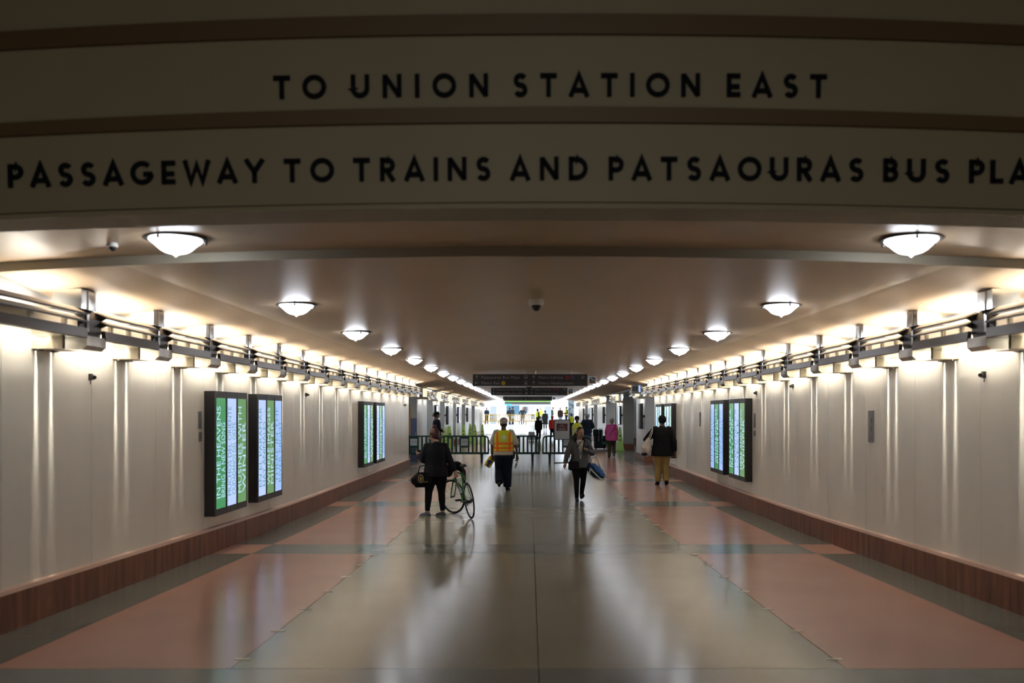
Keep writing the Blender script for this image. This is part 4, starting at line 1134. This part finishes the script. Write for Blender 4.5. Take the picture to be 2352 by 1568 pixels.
# her duffel
db = empty('duffel_bag', p1.world((-.255, .03, .755)), 0.25, 'black duffel bag with a gold crest at the hip of the woman with the bicycle', 'bag')
mb = MB().tube([(-.13, 0, -.02), (-.08, 0, 0), (.08, 0, 0), (.13, 0, -.02)], [.10, .135, .135, .10], 16, True); mb.box(-.15, .15, -.09, .09, -.15, -.02)
link('bag_body', remesh(mb, .012, 5), 'c_black', db)
fl = MB().prism([(-.20, -.08), (-.06, .13), (.14, .13), (.15, -.06), (-.08, -.085)], -.155, -.140).build('flap', 'c_charcoal', db)
cr = MB().tube([(.045*math.cos(2*PI*k/16)-.06, -.158, .07*math.sin(2*PI*k/16)+.02) for k in range(16)], .010, 6, closed=True).build('crest', 'c_gold', fl)
MB().ell((-.06, -.157, .02), (.022, .004, .042), 10, 6).build('crest_shield', 'c_gold', fl)
MB().box(-.02, .07, -.158, -.155, -.045, -.032).build('crest_banner', 'c_gold', fl)
MB().tube([(-.10, -.05, .08), (-.06, -.03, .24), (.06, .0, .26), (.11, .0, .08)], .011, 8).build('handle', 'c_black', db)
MB().tube([(.12, .05, .05), (.22, .10, .30), (.32, .10, .62)], .014, 6).build('strap', 'c_black', db)

# ---- bicycle (x forward, rear hub above the origin)
bk = empty('bicycle', (PXX(1080, 16.0)+0.02, 15.98, floor_z(16)), 0, 'green road bicycle with thin black tyres held by the woman in black', 'bicycle')
bk.rotation_euler = (0, 0, 0)
RW = .335
def wheel(parent_obj, c, yaw):
    r = parent_obj
    mt = Matrix.Translation(c) @ Matrix.Rotation(yaw, 4, 'Z')
    ring = lambda R, rad, n=40: MB().tube([(R*math.cos(2*PI*k/n), 0, R*math.sin(2*PI*k/n)) for k in range(n)], rad, 8, closed=True).xf(mt)
    t = ring(RW-.014, .014).build('tyre', 'rubber', r, smooth=60)
    ring(RW-.034, .010).build('rim', 'black_plastic', t, smooth=60)
    sp = MB()
    for k in range(24):
        a = 2*PI*k/24; h = .02 if k % 2 else -.02
        sp.tube([(.018*math.cos(a+.9), h, .018*math.sin(a+.9)), ((RW-.036)*math.cos(a), 0, (RW-.036)*math.sin(a))], .0014, 4)
    o = sp.xf(mt).build('spokes', 'steel', t); o['kind'] = 'stuff'
    MB().tube([(0, -.05, 0), (0, .05, 0)], .017, 10).xf(mt).build('hub', 'black_plastic', t, smooth=50)
rear = Vector((0, 0, RW)); bb = Vector((.42, 0, .285)); seat_t = Vector((.27, 0, .80)); head_t = Vector((.83, 0, .83)); head_b = Vector((.87, 0, .70)); front = Vector((1.0, 0, RW))
st_yaw = 0.55
wheel(bk, rear, 0); 
fr = MB()
fr.tube([bb, seat_t+Vector((-.02, 0, .04))], .017, 12); fr.tube([bb, head_b], .019, 12); fr.tube([seat_t, head_t], .016, 12); fr.tube([head_b+Vector((.008, 0, -.02)), head_t+Vector((-.008, 0, .03))], .021, 12)
for s_ in (-1, 1):
    fr.tube([bb+Vector((0, s_*.03, 0)), rear+Vector((.02, s_*.062, 0))], .010, 10); fr.tube([seat_t+Vector((0, s_*.02, -.02)), rear+Vector((0, s_*.062, .005))], .009, 10)
fr.tube([bb+Vector((0, -.035, 0)), bb+Vector((0, .035, 0))], .023, 12)
fo = fr.build('frame', 'bike_green', bk, smooth=60)
Rs = Matrix.Translation(head_b) @ Matrix.Rotation(st_yaw, 4, 'Z') @ Matrix.Translation(-head_b)
fk = MB()
for s_ in (-1, 1): fk.tube([head_b+Vector((.01, s_*.03, -.02)), head_b+Vector((.015, s_*.05, -.06)), front+Vector((-.02, s_*.055, .06)), front+Vector((0, s_*.055, 0))], [.014, .014, .011, .009], 10)
fk.tube([head_b+Vector((.01, -.05, -.035)), head_b+Vector((.01, .05, -.035))], .015, 10)
fk.xf(Rs).build('fork', 'bike_green', bk, smooth=60)
wheel(bk, Rs @ front, st_yaw)
hb = MB().tube([head_t+Vector((-.008, 0, .02)), head_t+Vector((-.02, 0, .08)), head_t+Vector((.06, 0, .10))], .013, 10)
bar = head_t+Vector((.06, 0, .10))
for s_ in (-1, 1):
    hb.tube([bar, bar+Vector((0, s_*.19, 0)), bar+Vector((.05, s_*.205, -.005)), bar+Vector((.09, s_*.205, -.05)), bar+Vector((.07, s_*.205, -.12)), bar+Vector((-.02, s_*.205, -.135))], .0125, 8, True)
h_o = hb.xf(Rs).build('handlebar', 'black_plastic', bk, smooth=60)
lv = MB()
for s_ in (-1, 1): lv.tube([bar+Vector((.09, s_*.205, -.02)), bar+Vector((.13, s_*.205, .04)), bar+Vector((.12, s_*.205, -.08))], [.016, .012, .006], 8, True)
lv.xf(Rs).build('brake_levers', 'black_plastic', h_o, smooth=60)
MB().tube([seat_t+Vector((-.02, 0, .03)), seat_t+Vector((-.05, 0, .15))], .0135, 10).build('seat_post', 'black_plastic', bk, smooth=60)
sd = MB(); sd.tube([seat_t+Vector((-.19, 0, .175)), seat_t+Vector((-.12, 0, .18)), seat_t+Vector((0, 0, .17)), seat_t+Vector((.10, 0, .16))], [.055, .066, .034, .018], 14, True, flat=(1, .42))
sd.build('saddle', 'rubber', bk, smooth=180)
cs = MB()
cs.tube([bb+Vector((.095*math.cos(2*PI*k/28), -.045, .095*math.sin(2*PI*k/28))) for k in range(28)], .006, 6, closed=True)
for k in range(5): a = 2*PI*k/5; cs.tube([bb+Vector((0, -.045, 0)), bb+Vector((.09*math.cos(a), -.045, .09*math.sin(a)))], .007, 6)
cs.build('chainring', 'dark_metal', bk)
for s_, an in ((-1, -0.35), (1, PI-0.35)):
    e = bb+Vector((.17*math.cos(an), s_*.075, .17*math.sin(an)))
    c_ = MB().tube([bb+Vector((0, s_*.055, 0)), e], [.014, .011], 8, True).build('crank_arm', 'dark_metal', bk, smooth=60)
    pd = MB().tube([e, e+Vector((0, s_*.10, 0))], .007, 6)
    for dx in (-.04, .04): pd.box(e.x+dx-.006, e.x+dx+.006, e.y+min(0, s_*.02)+(s_*.02 if s_ > 0 else -.09), e.y+(s_*.02 if s_ > 0 else -.09)+.09, e.z-.014, e.z+.014)
    for dy in (.02, .10): pd.box(e.x-.04, e.x+.04, e.y+s_*dy-.005, e.y+s_*dy+.005, e.z-.012, e.z+.012)
    pd.build('pedal', 'black_plastic', c_)
ch = MB()
for zz, r2 in ((.095, .032), (-.095, -.032)): ch.tube([bb+Vector((0, -.045, zz)), rear+Vector((0, -.045, r2))], .0045, 5)
ch.build('chain', 'dark_metal', bk); MB().tube([rear+Vector((0, -.03, 0)), rear+Vector((0, -.06, 0))], [.045, .028], 16).build('sprockets', 'dark_metal', bk)
bt = MB().lathe([(.034, 0), (.037, .02), (.037, .13), (.030, .15), (.016, .17), (.016, .19), (.004, .192)], (0, 0, 0), 16)
dn = (head_b-bb).normalized(); bt.xf(Matrix.Translation(bb+dn*.14+Vector((-.045, 0, .035))) @ Vector((0, 0, 1)).rotation_difference(dn).to_matrix().to_4x4())
bo = tag(bt.build('water_bottle', 'bottle', smooth=50), 'clear water bottle in the cage of the green bicycle', 'bottle')
bik_rot = (Matrix.Rotation(PI/2+math.radians(19), 4, 'Z') @ Matrix.Rotation(math.radians(-7), 4, 'X'))
bk.rotation_euler = bik_rot.to_euler()
bo.location = bk.location; bo.rotation_euler = bk.rotation_euler
jk = empty('draped_jacket', bk.location, 0, 'dark jacket hanging over the handlebar of the green bicycle', 'jacket'); jk.rotation_euler = bk.rotation_euler
mb = MB(); mb.ell((.80, -.03, .93), (.13, .12, .09)); mb.ell((.84, .13, .86), (.09, .10, .13)); mb.tube([(.80, -.10, .93), (.74, -.14, .80), (.70, -.13, .66), (.69, -.12, .58)], [.075, .070, .05, .015], 12, True, flat=(1, .5))
link('cloth', remesh(mb, .012, 6), 'c_black', jk); MB().tube([(.80, -.10, .99), (.72, -.15, .86), (.69, -.14, .70)], .006, 6).build('zip', 'dark_metal', jk)

# ---- man in the lime vest
p2 = Person('person', 'man in a lime safety vest and grey cap walking away with a newspaper', PXX(1157, 21.9), 21.9, 0.0, 1.80, girth=1.22, head_yaw=-0.15,
            elL=(-.285, -.02, 1.10), wrL=(-.285, .03, .86), elR=(.305, -.03, 1.10), wrR=(.325, .02, .85), curlL=1.0, curlR=0.9,
            knL=(-.11, .08, .50), anL=(-.105, -.14, .20), footL=(0.05, -0.95), knR=(.095, .03, .49), anR=(.085, .06, .085), footR=(-.25, 0))
p2.body('skin_brown'); p2.top('shirt', 'c_shirt_white', hem=.87, off=.03, sleeve=(.092, .088, .06), short=True, flare=.02)
p2.trousers('trousers', 'c_navy', r=(.126, .104, .098)); p2.shoes('c_black', sole='c_black'); p2.hair('hair_black', under=True)
v = p2.vest('c_vest_lime', 'c_vest_orange', z0=.965, off=.05)
rx, ry, cy = torso_at(1.30, p2.g); yb = cy-ry-.05-.012
d_ = disc(0.012, 0, .054, y=0, n=24); d_.xf(Matrix.Translation((0, yb*p2.k, 1.302*p2.k))).build('round_logo', 'c_logo', p2.root)
lettering('M', 'c_vest_lime', p2.root, -.022, yb*p2.k-.003, 1.275*p2.k, width=.066, height=.056)
lettering('Metro', 'c_logo', p2.root, -.045, yb*p2.k-.001, 1.185*p2.k, width=.115, height=.038)
MB().box(-.025, .025, -.008, 0, 0, .012).xf(Matrix.Translation((0, -.135, 1.432*p2.k))).build('collar_loop', 'c_black', p2.root)
p2.cap('c_cap_grey')
MB().tube([(.26*p2.k, -.08, .93*p2.k), (.24*p2.k, -.08, .80*p2.k)], [.035, .03], 8, True).build('belt_radio', 'black_plastic', p2.root)
pk = empty('chip_bag', p2.world((-.33, .06, .72)), 0.1, 'yellow and blue printed bag in the hand of the man in the vest', 'bag')
mb = MB().tube([(0, 0, .16), (0, 0, .08), (0, 0, -.08), (0, 0, -.17)], [.05, .085, .095, .085], 14, flat=(1, .35)).xf(Matrix.Rotation(0.55, 4, 'Y'))
mb.build('wrapper', 'c_pack_yellow', pk, smooth=60)
MB().ell((-.02, -.036, -.02), (.06, .012, .05), 12, 7).build('blue_print', 'c_pack_blue', pk, smooth=180); MB().ell((-.06, -.036, -.10), (.035, .012, .045), 12, 7).build('blue_print', 'c_pack_blue', pk, smooth=180)
nw = empty('newspaper', p2.world((.335, .03, .70)), 0, 'rolled newspaper in the hand of the man in the vest', 'newspaper')
MB().tube([(.02, 0, .12), (0, 0, 0), (-.055, 0, -.16)], [.018, .026, .034], 10, flat=(1, .5)).build('roll', 'c_bag_white', nw, smooth=60); MB().box(-.05, -.015, -.02, -.015, -.10, -.05).build('print_block', 'frame_grey', nw)

# ---- woman walking towards the camera
p3 = Person('person', 'woman in a grey jacket and striped top walking with a blue sports bag', PXX(1331, 19.3), 19.3, PI+0.12, 1.62, girth=1.06, head_yaw=0.30, head_pitch=-0.24,
            elR=(.30, .02, 1.13), wrR=(.36, .10, .91), palmR=(-1, .3, 0), elL=(-.30, .06, 1.13), wrL=(-.15, .26, 1.22), palmL=(.3, -1, .5), curlL=1.0,
            knR=(.085, .07, .49), anR=(.07, .03, .085), footR=(-.1, 0), knL=(-.085, .02, .50), anL=(-.08, -.17, .13), footL=(.1, -.45))
p3.body('skin_tan'); p3.top('striped_top', 'c_bag_white', hem=.95, off=.004, sleeve=(.05, .045, .03), neck=1.46)
for k in range(9):
    z = 1.12+.037*k; rx, ry, cy = torso_at(z, p3.g)
    p3.out(MB().tube([p3.L(((rx+.014)*math.sin(t), cy+(ry+.010)*math.cos(t), z)) for t in [(-.5+.1*q) for q in range(11)]], .0045, 5), 'stripe', 'c_charcoal', raw=True)
# jacket with an open front
mb = MB(); rings = p3.torso_rings(.80, 1.45, .032, .012, n=40)
nn = 40; keep = [j for j in range(nn+1)]
g = []
for r_i, R in enumerate(rings):
    zf = r_i/(len(rings)-1); gap = lerp(0.02, 0.55, max(0, (zf-.30)/.70)); row = []
    z = lerp(.80, 1.45, zf); rx, ry, cy = torso_at(z, p3.g); fl = .012*max(0, (1.2-z)/.4)
    for j in range(nn+1):
        t = PI/2+gap+(2*PI-2*gap)*j/nn
        row.append(p3.L(((rx+.034+fl)*math.cos(t), cy+(ry+.034+fl*.6)*math.sin(t), z)))
    g.append(row)
inner = []
for row in g: inner.append([(x*.90, y*.88, z) for x, y, z in row])
closed = [row+list(reversed(inner[i])) for i, row in enumerate(g)]
mb.ring_loft(closed)
for q in 'LR':
    a, e, w = p3.j('sh'+q), p3.j('el'+q), p3.j('wr'+q)
    inn = a+Vector((.05 if q == 'L' else -.05, -.01, 0)); mb.tube([inn, a, a.lerp(e, .5), e, w], [.070, .080, .076, .070, .052], 12)
p3.out(mb, 'jacket', 'c_grey_jacket', voxel=.011, smooth=3)
mb = MB()
for q in (-1, 1): mb.tube([p3.L((q*.02, -.10, 1.46)), p3.L((q*.10, -.04, 1.475)), p3.L((q*.115, .06, 1.43)), p3.L((q*.085, .125, 1.30)), p3.L((q*.05, .150, 1.20))], [.035, .040, .036, .024, .010], 10, True)
mb.ell(p3.L((0, -.10, 1.44)), (.11, .05, .06)); p3.out(mb, 'fleece_collar', 'c_black', voxel=.010)
p3.trousers('leggings', 'c_black', r=(.112, .070, .048)); p3.shoes('c_slate', sole='c_slate', boot=True)
p3.hair('hair_black', tail=[(.02, -.09, 1.64), (.05, -.13, 1.56), (.12, -.11, 1.44), (.15, -.06, 1.32)])
cb = empty('crossbody_bag', p3.world((.165, .155, .855)), PI+0.1, 'small black shoulder bag at the hip of the woman in the grey jacket', 'bag')
bevel_box(-.12, .12, -.04, .04, -.10, .10, .025).build('bag_body', 'c_black', cb); MB().box(-.115, .115, -.048, -.04, 0.0, .085).build('flap', 'c_charcoal', cb); MB().box(-.09, .09, -.052, -.048, .0, .01).build('zip', 'c_gold', cb)
MB().tube([(.05, -.02, .09), (-.01, -.045, .25), (-.12, -.02, .46), (-.20, .05, .58)], .008, 6).build('strap', 'c_black', cb)
ph2 = empty('phone', p3.world((-.115, .335, 1.27)), 0, 'dark phone in the hand of the woman in the grey jacket', 'phone'); ph2.rotation_euler = (-.7, .2, PI)
bevel_box(-.036, .036, -.005, .005, -.07, .07, .004).build('case', 'black_plastic', ph2); MB().box(-.031, .031, .005, .0062, -.062, .062).build('screen', 'frame_grey', ph2)
sb = empty('sports_bag', p3.world((-.40, .10, .70)), 0.0, 'blue and white sports bag hanging from the arm of the woman in grey', 'bag')
mb = MB().tube([(-.17, 0, .06), (-.13, 0, .05), (.05, 0, -.03), (.12, 0, -.07)], [.10, .125, .13, .10], 16, True); sbd = mb.xf(Matrix.Rotation(.28, 4, 'Y')).build('bag_body', 'c_bag_navy', sb, smooth=180)
mb = MB().tube([(-.12, -.045, .10), (.0, -.055, .05), (.11, -.05, -.02)], [.06, .085, .07], 12, True).xf(Matrix.Rotation(.28, 4, 'Y')); mb.build('blue_panel', 'c_bag_blue', sbd, smooth=180)
for pts in ([(-.15, -.115, .08), (-.06, -.135, -.02), (.05, -.12, -.13), (.13, -.09, -.17)], [(.13, -.09, -.17), (.19, -.09, -.09), (.20, -.07, -.03)], [(-.15, -.115, .08), (-.17, -.09, -.04), (-.10, -.11, -.12), (.03, -.11, -.17), (.13, -.09, -.17)]):
    MB().tube(pts, .016, 8, True).build('white_piping', 'c_bag_white', sbd, smooth=60)
MB().tube([(-.14, -.06, .12), (-.10, -.02, .30), (.0, .02, .36), (.06, -.04, .18), (.10, -.07, .05)], .010, 8).build('handle', 'c_bag_white', sb, smooth=60)
MB().tube([(-.16, .06, .12), (-.12, .04, .30), (-.02, .06, .36), (.05, .06, .20), (.09, .07, .06)], .010, 8).build('handle', 'c_bag_white', sb, smooth=60)

# ---- man in the beanie
p4 = Person('person', 'man in a black beanie, dark coat and khaki trousers with a canvas bag', PXX(1521, 23.6), 23.6, 0.0, 1.86, girth=1.12,
            elL=(-.40, .06, 1.14), wrL=(-.30, .26, 1.02), elR=(.285, -.03, 1.11), wrR=(.315, .0, .86), knL=(-.095, .03, .49), anL=(-.115, -.02, .085), knR=(.085, .02, .50), anR=(.095, -.06, .10), footL=(.15, 0), footR=(-.35, -.15))
p4.body('skin_brown', face=True); p4.top('coat', 'c_black', hem=.74, off=.045, sleeve=(.098, .088, .062), flare=.05, collar=.03)
p4.trousers('trousers', 'c_khaki', r=(.118, .092, .078)); p4.shoes('c_black', sole='c_black'); p4.cap('c_black', brim=False, name='beanie', beanie=True)
tb = empty('canvas_bag', p4.world((-.40, -.10, .98)), 0.2, 'cream canvas shoulder bag carried by the man in the beanie', 'bag')
mb = MB().tube([(.04, 0, .19), (.02, 0, .12), (-.02, 0, -.05), (-.05, 0, -.17)], [.06, .095, .15, .12], 14, True, flat=(1, .6)); link('bag_body', remesh(mb, .012, 4), 'c_canvas', tb)
MB().ell((-.09, -.05, -.20), (.09, .05, .045), 12, 7).build('dark_base', 'c_navy', tb, smooth=180)
for s_ in (-1, 1): MB().tube([(.03+s_*.03, -.04, .18), (.11+s_*.02, -.06, .38), (.165, 0, .52), (.17, .10, .50)], .011, 6).build('strap', 'c_canvas', tb, smooth=60)

# ---- woman in the pink jacket
p5 = Person('person', 'person in a pink jacket and knit hat walking past the wet floor sign', PXX(1405, 38.2), 38.2, 0.0, 1.70, girth=1.12, voxel=.014, fine=.009,
            knR=(.10, .09, .50), anR=(.10, -.10, .16), footR=(-.1, -.7), knL=(-.10, .03, .49), anL=(-.105, .05, .085), elL=(-.25, .02, 1.12), wrL=(-.22, .15, .98))
p5.body('skin_light'); p5.top('rain_jacket', 'c_pink', hem=.76, off=.04, sleeve=(.088, .078, .058), flare=.05, hood=True); p5.trousers('trousers', 'c_olive', r=(.108, .085, .075)); p5.shoes('c_black', sole='c_black')
p5.cap('hair_grey', brim=False, name='knit_hat', beanie=True)
gb = empty('satchel', p5.world((-.30, .04, .74)), 0.1, 'dark green satchel on a strap across the pink jacket', 'bag')
bevel_box(-.13, .13, -.06, .06, -.16, .12, .03).build('bag_body', 'c_strap_green', gb); MB().box(-.12, .12, -.068, -.06, -.02, .11).build('flap', 'c_black', gb)
MB().tube([(.08, -.17, .10), (.25, -.265, .41), (.40, -.25, .61), (.46, -.12, .72)], .022, 6, flat=(1, .4)).build('strap', 'c_strap_green', gb)

# ---- people further down
def bystander(label, px, D, H, yaw, topm, legm, hairm, skin='skin_brown', z=None, hat=None, hatname='cap', vest=None, beanie=False, hem=.80, coat=0.0, walk=0.0, girth=1.05, brim=True, lean=0.0, face=True, **pose):
    vx = .014 if D < 50 else .018
    base = {}
    if walk:
        base = dict(knL=(-.095, .10*walk, .50), anL=(-.095, .22*walk, .10), footL=(.05, .2*walk), knR=(.095, .02, .50), anR=(.095, -.26*walk, .17), footR=(-.05, -.7*walk), wrL=(-.235, -.02, .88), wrR=(.235, .14, .90))
    base.update(pose)
    p = Person('person', label, PXX(px, D), D, yaw, H, z=z, girth=girth, voxel=vx, fine=.011 if D < 70 else .013, lean=lean, **base)
    p.body(skin, face=face and D < 60); p.top('jacket', topm, hem=hem, off=.03+coat*.3, flare=.02+coat, sleeve=(.082, .072, .052), collar=.01)
    p.trousers('trousers', legm, r=(.106, .078, .066)); p.shoes('c_black', sole='c_black')
    if hat: p.cap(hat, brim=brim, name=hatname, beanie=beanie)
    if not beanie: p.hair(hairm, under=bool(hat))
    if vest: p.vest(vest[0], vest[1], z0=.95, off=.055)
    return p
bystander('person in dark clothes and flat cap standing by a pier', 1003, 38.6, 1.98, -1.2, 'c_navy', 'c_black', 'hair_black', 'skin_tan', hat='c_black', wrL=(-.1, .2, 1.02), wrR=(.1, .2, 1.02))
pv = bystander('worker in a black fur hat and lime vest facing the camera behind the barrier', 1325, 37.5, 1.80, PI, 'c_black', 'c_black', 'hair_black', hat='c_black', hatname='fur_hat', beanie=True, brim=False, vest=('c_vest_lime', 'c_reflect'))
bystander('white-haired man in a slate jacket and jeans with his back turned', 1349, 43, 1.92, -0.25, 'c_slate', 'c_denim', 'hair_grey', 'skin_light', hem=.90, wrL=(-.12, .2, 1.05), wrR=(.12, .2, 1.05), elL=(-.28, .0, 1.14), elR=(.28, .0, 1.14))
py_ = bystander('worker in a yellow-lime vest seen from behind at the ramp', 1312, 79, 1.80, 0.1, 'c_black', 'c_black', 'hair_black', vest=('c_vest_lime', 'c_vest_lime'))
bystander('person in a hooded red jacket leaning forward', 1269, 63, 1.72, 0.2, 'c_red', 'c_black', 'hair_black', hat='c_red', hatname='hood', beanie=True, brim=False, lean=.15, walk=.5)
bystander('person in black pulling a silver suitcase', 1237, 61, 1.70, 0.0, 'c_black', 'c_black', 'hair_black', coat=.03, walk=.7)
bystander('person in a long dark coat and brown hat on the ramp', 1252, 82.5, 1.74, 0.1, 'c_coat_green', 'c_black', 'hair_black', hat='c_brown', hatname='hat', hem=.45, coat=.03)
bystander('striding worker in a lime vest on the ramp', 1235, 84, 1.78, -1.0, 'c_black', 'c_black', 'hair_black', vest=('c_vest_lime', 'c_vest_lime'), walk=1.2)
bystander('slim person in navy standing behind the yellow barrier', 1118, 92, 1.76, PI, 'c_navy', 'c_black', 'hair_black', wrL=(-.1, .2, 1.02), wrR=(.1, .2, 1.02))
bp = bystander('man with a dark backpack behind the yellow barrier', 1171, 91, 1.80, -1.1, 'c_slate', 'c_slate', 'hair_black')
bg = empty('backpack', bp.world((0, -.22, 1.22)), -1.1, 'dark rounded backpack worn behind the yellow barrier', 'backpack')
MB().ell((0, 0, 0), (.17, .13, .25)).build('pack', 'c_slate', bg, smooth=180); MB().ell((0, -.10, -.08), (.12, .06, .12)).build('pocket', 'c_charcoal', bg, smooth=180)
bystander('officer in a peaked cap talking to the man with the backpack', 1177.5, 92.5, 1.84, 1.0, 'c_slate', 'c_slate', 'hair_black', hat='c_slate')
bystander('man in a slate jacket with hands on hips in the hall', 1200, 92, 1.78, PI-.2, 'c_slate', 'c_denim', 'hair_black', 'skin_tan', elL=(-.36, -.06, 1.14), elR=(.36, -.06, 1.14), wrL=(-.19, .04, 1.0), wrR=(.19, .04, 1.0))
bystander('worker in a lime vest in the bright hall beside the grey panel', 1242, 97, 1.78, PI+.5, 'c_shirt_white', 'c_denim', 'hair_black', 'skin_tan', vest=('c_vest_lime', 'c_vest_lime'))
bystander('person half hidden behind the grey panel in the hall', 1265, 99, 1.86, PI, 'c_slate', 'c_denim', 'hair_black', 'skin_tan')
bystander('person in an orange vest beside the grey panel in the hall', 1270, 100, 1.86, PI/2, 'c_shirt_white', 'c_denim', 'hair_black', 'skin_tan', vest=('c_vest_orange', 'c_vest_lime'))
bystander('man in a dark zipped jacket and pale jeans coming down the hall', 1287, 86, 1.74, PI, 'c_brown', 'c_pale_jeans', 'hair_black', 'skin_tan', hem=.78)
tv = bystander('worker in an orange and lime vest holding a tablet', 1301, 87, 1.82, PI/2+.3, 'c_navy', 'c_navy', 'hair_black', 'skin_tan', vest=('c_vest_lime', 'c_vest_orange'), wrL=(-.12, .28, 1.10), wrR=(.12, .28, 1.10))

# luggage
def suitcase(loc, rz, w, d, h, material, label, handle=True, wheels=True):
    r = empty('suitcase', loc, rz, label, 'suitcase')
    bevel_box(-w/2, w/2, -d/2, d/2, .05 if wheels else 0, h, .03).build('shell', material, r)
    bevel_box(-w*.36, w*.36, -d/2-.03, -d/2, h*.15, h*.55, .012).build('pocket', material, r)
    if wheels:
        for sx in (-1, 1): MB().tube([(sx*w*.36, -.03, .03), (sx*w*.36, .03, .03)], .03, 10).build('wheel', 'rubber', r, smooth=50)
    if handle:
        for sx in (-1, 1): MB().tube([(sx*.09, -d/2-.012, h*.6), (sx*.09, -d/2-.012, h+.40)], .009, 6).build('handle_rail', 'alum', r)
        MB().tube([(-.10, -d/2-.012, h+.40), (.10, -d/2-.012, h+.40)], .014, 6).build('grip', 'black_plastic', r)
    return r
suitcase((PXX(1378, 47), 47, 0), 0.1, .62, .30, .72, 'c_luggage', 'large black suitcase with a raised handle left by the wall')
suitcase((PXX(1375, 47)-.04, 47.02, .722), 0.1, .52, .26, .34, 'c_luggage', 'black cabin bag stacked on the large black suitcase', handle=False, wheels=False)
suitcase((PXX(1221, 61.5), 61.5, 0), 0.2, .42, .26, .62, 'c_silver_case', 'silver suitcase pulled by the person in black', handle=True)

bpy.data.scenes.remove(TMP)
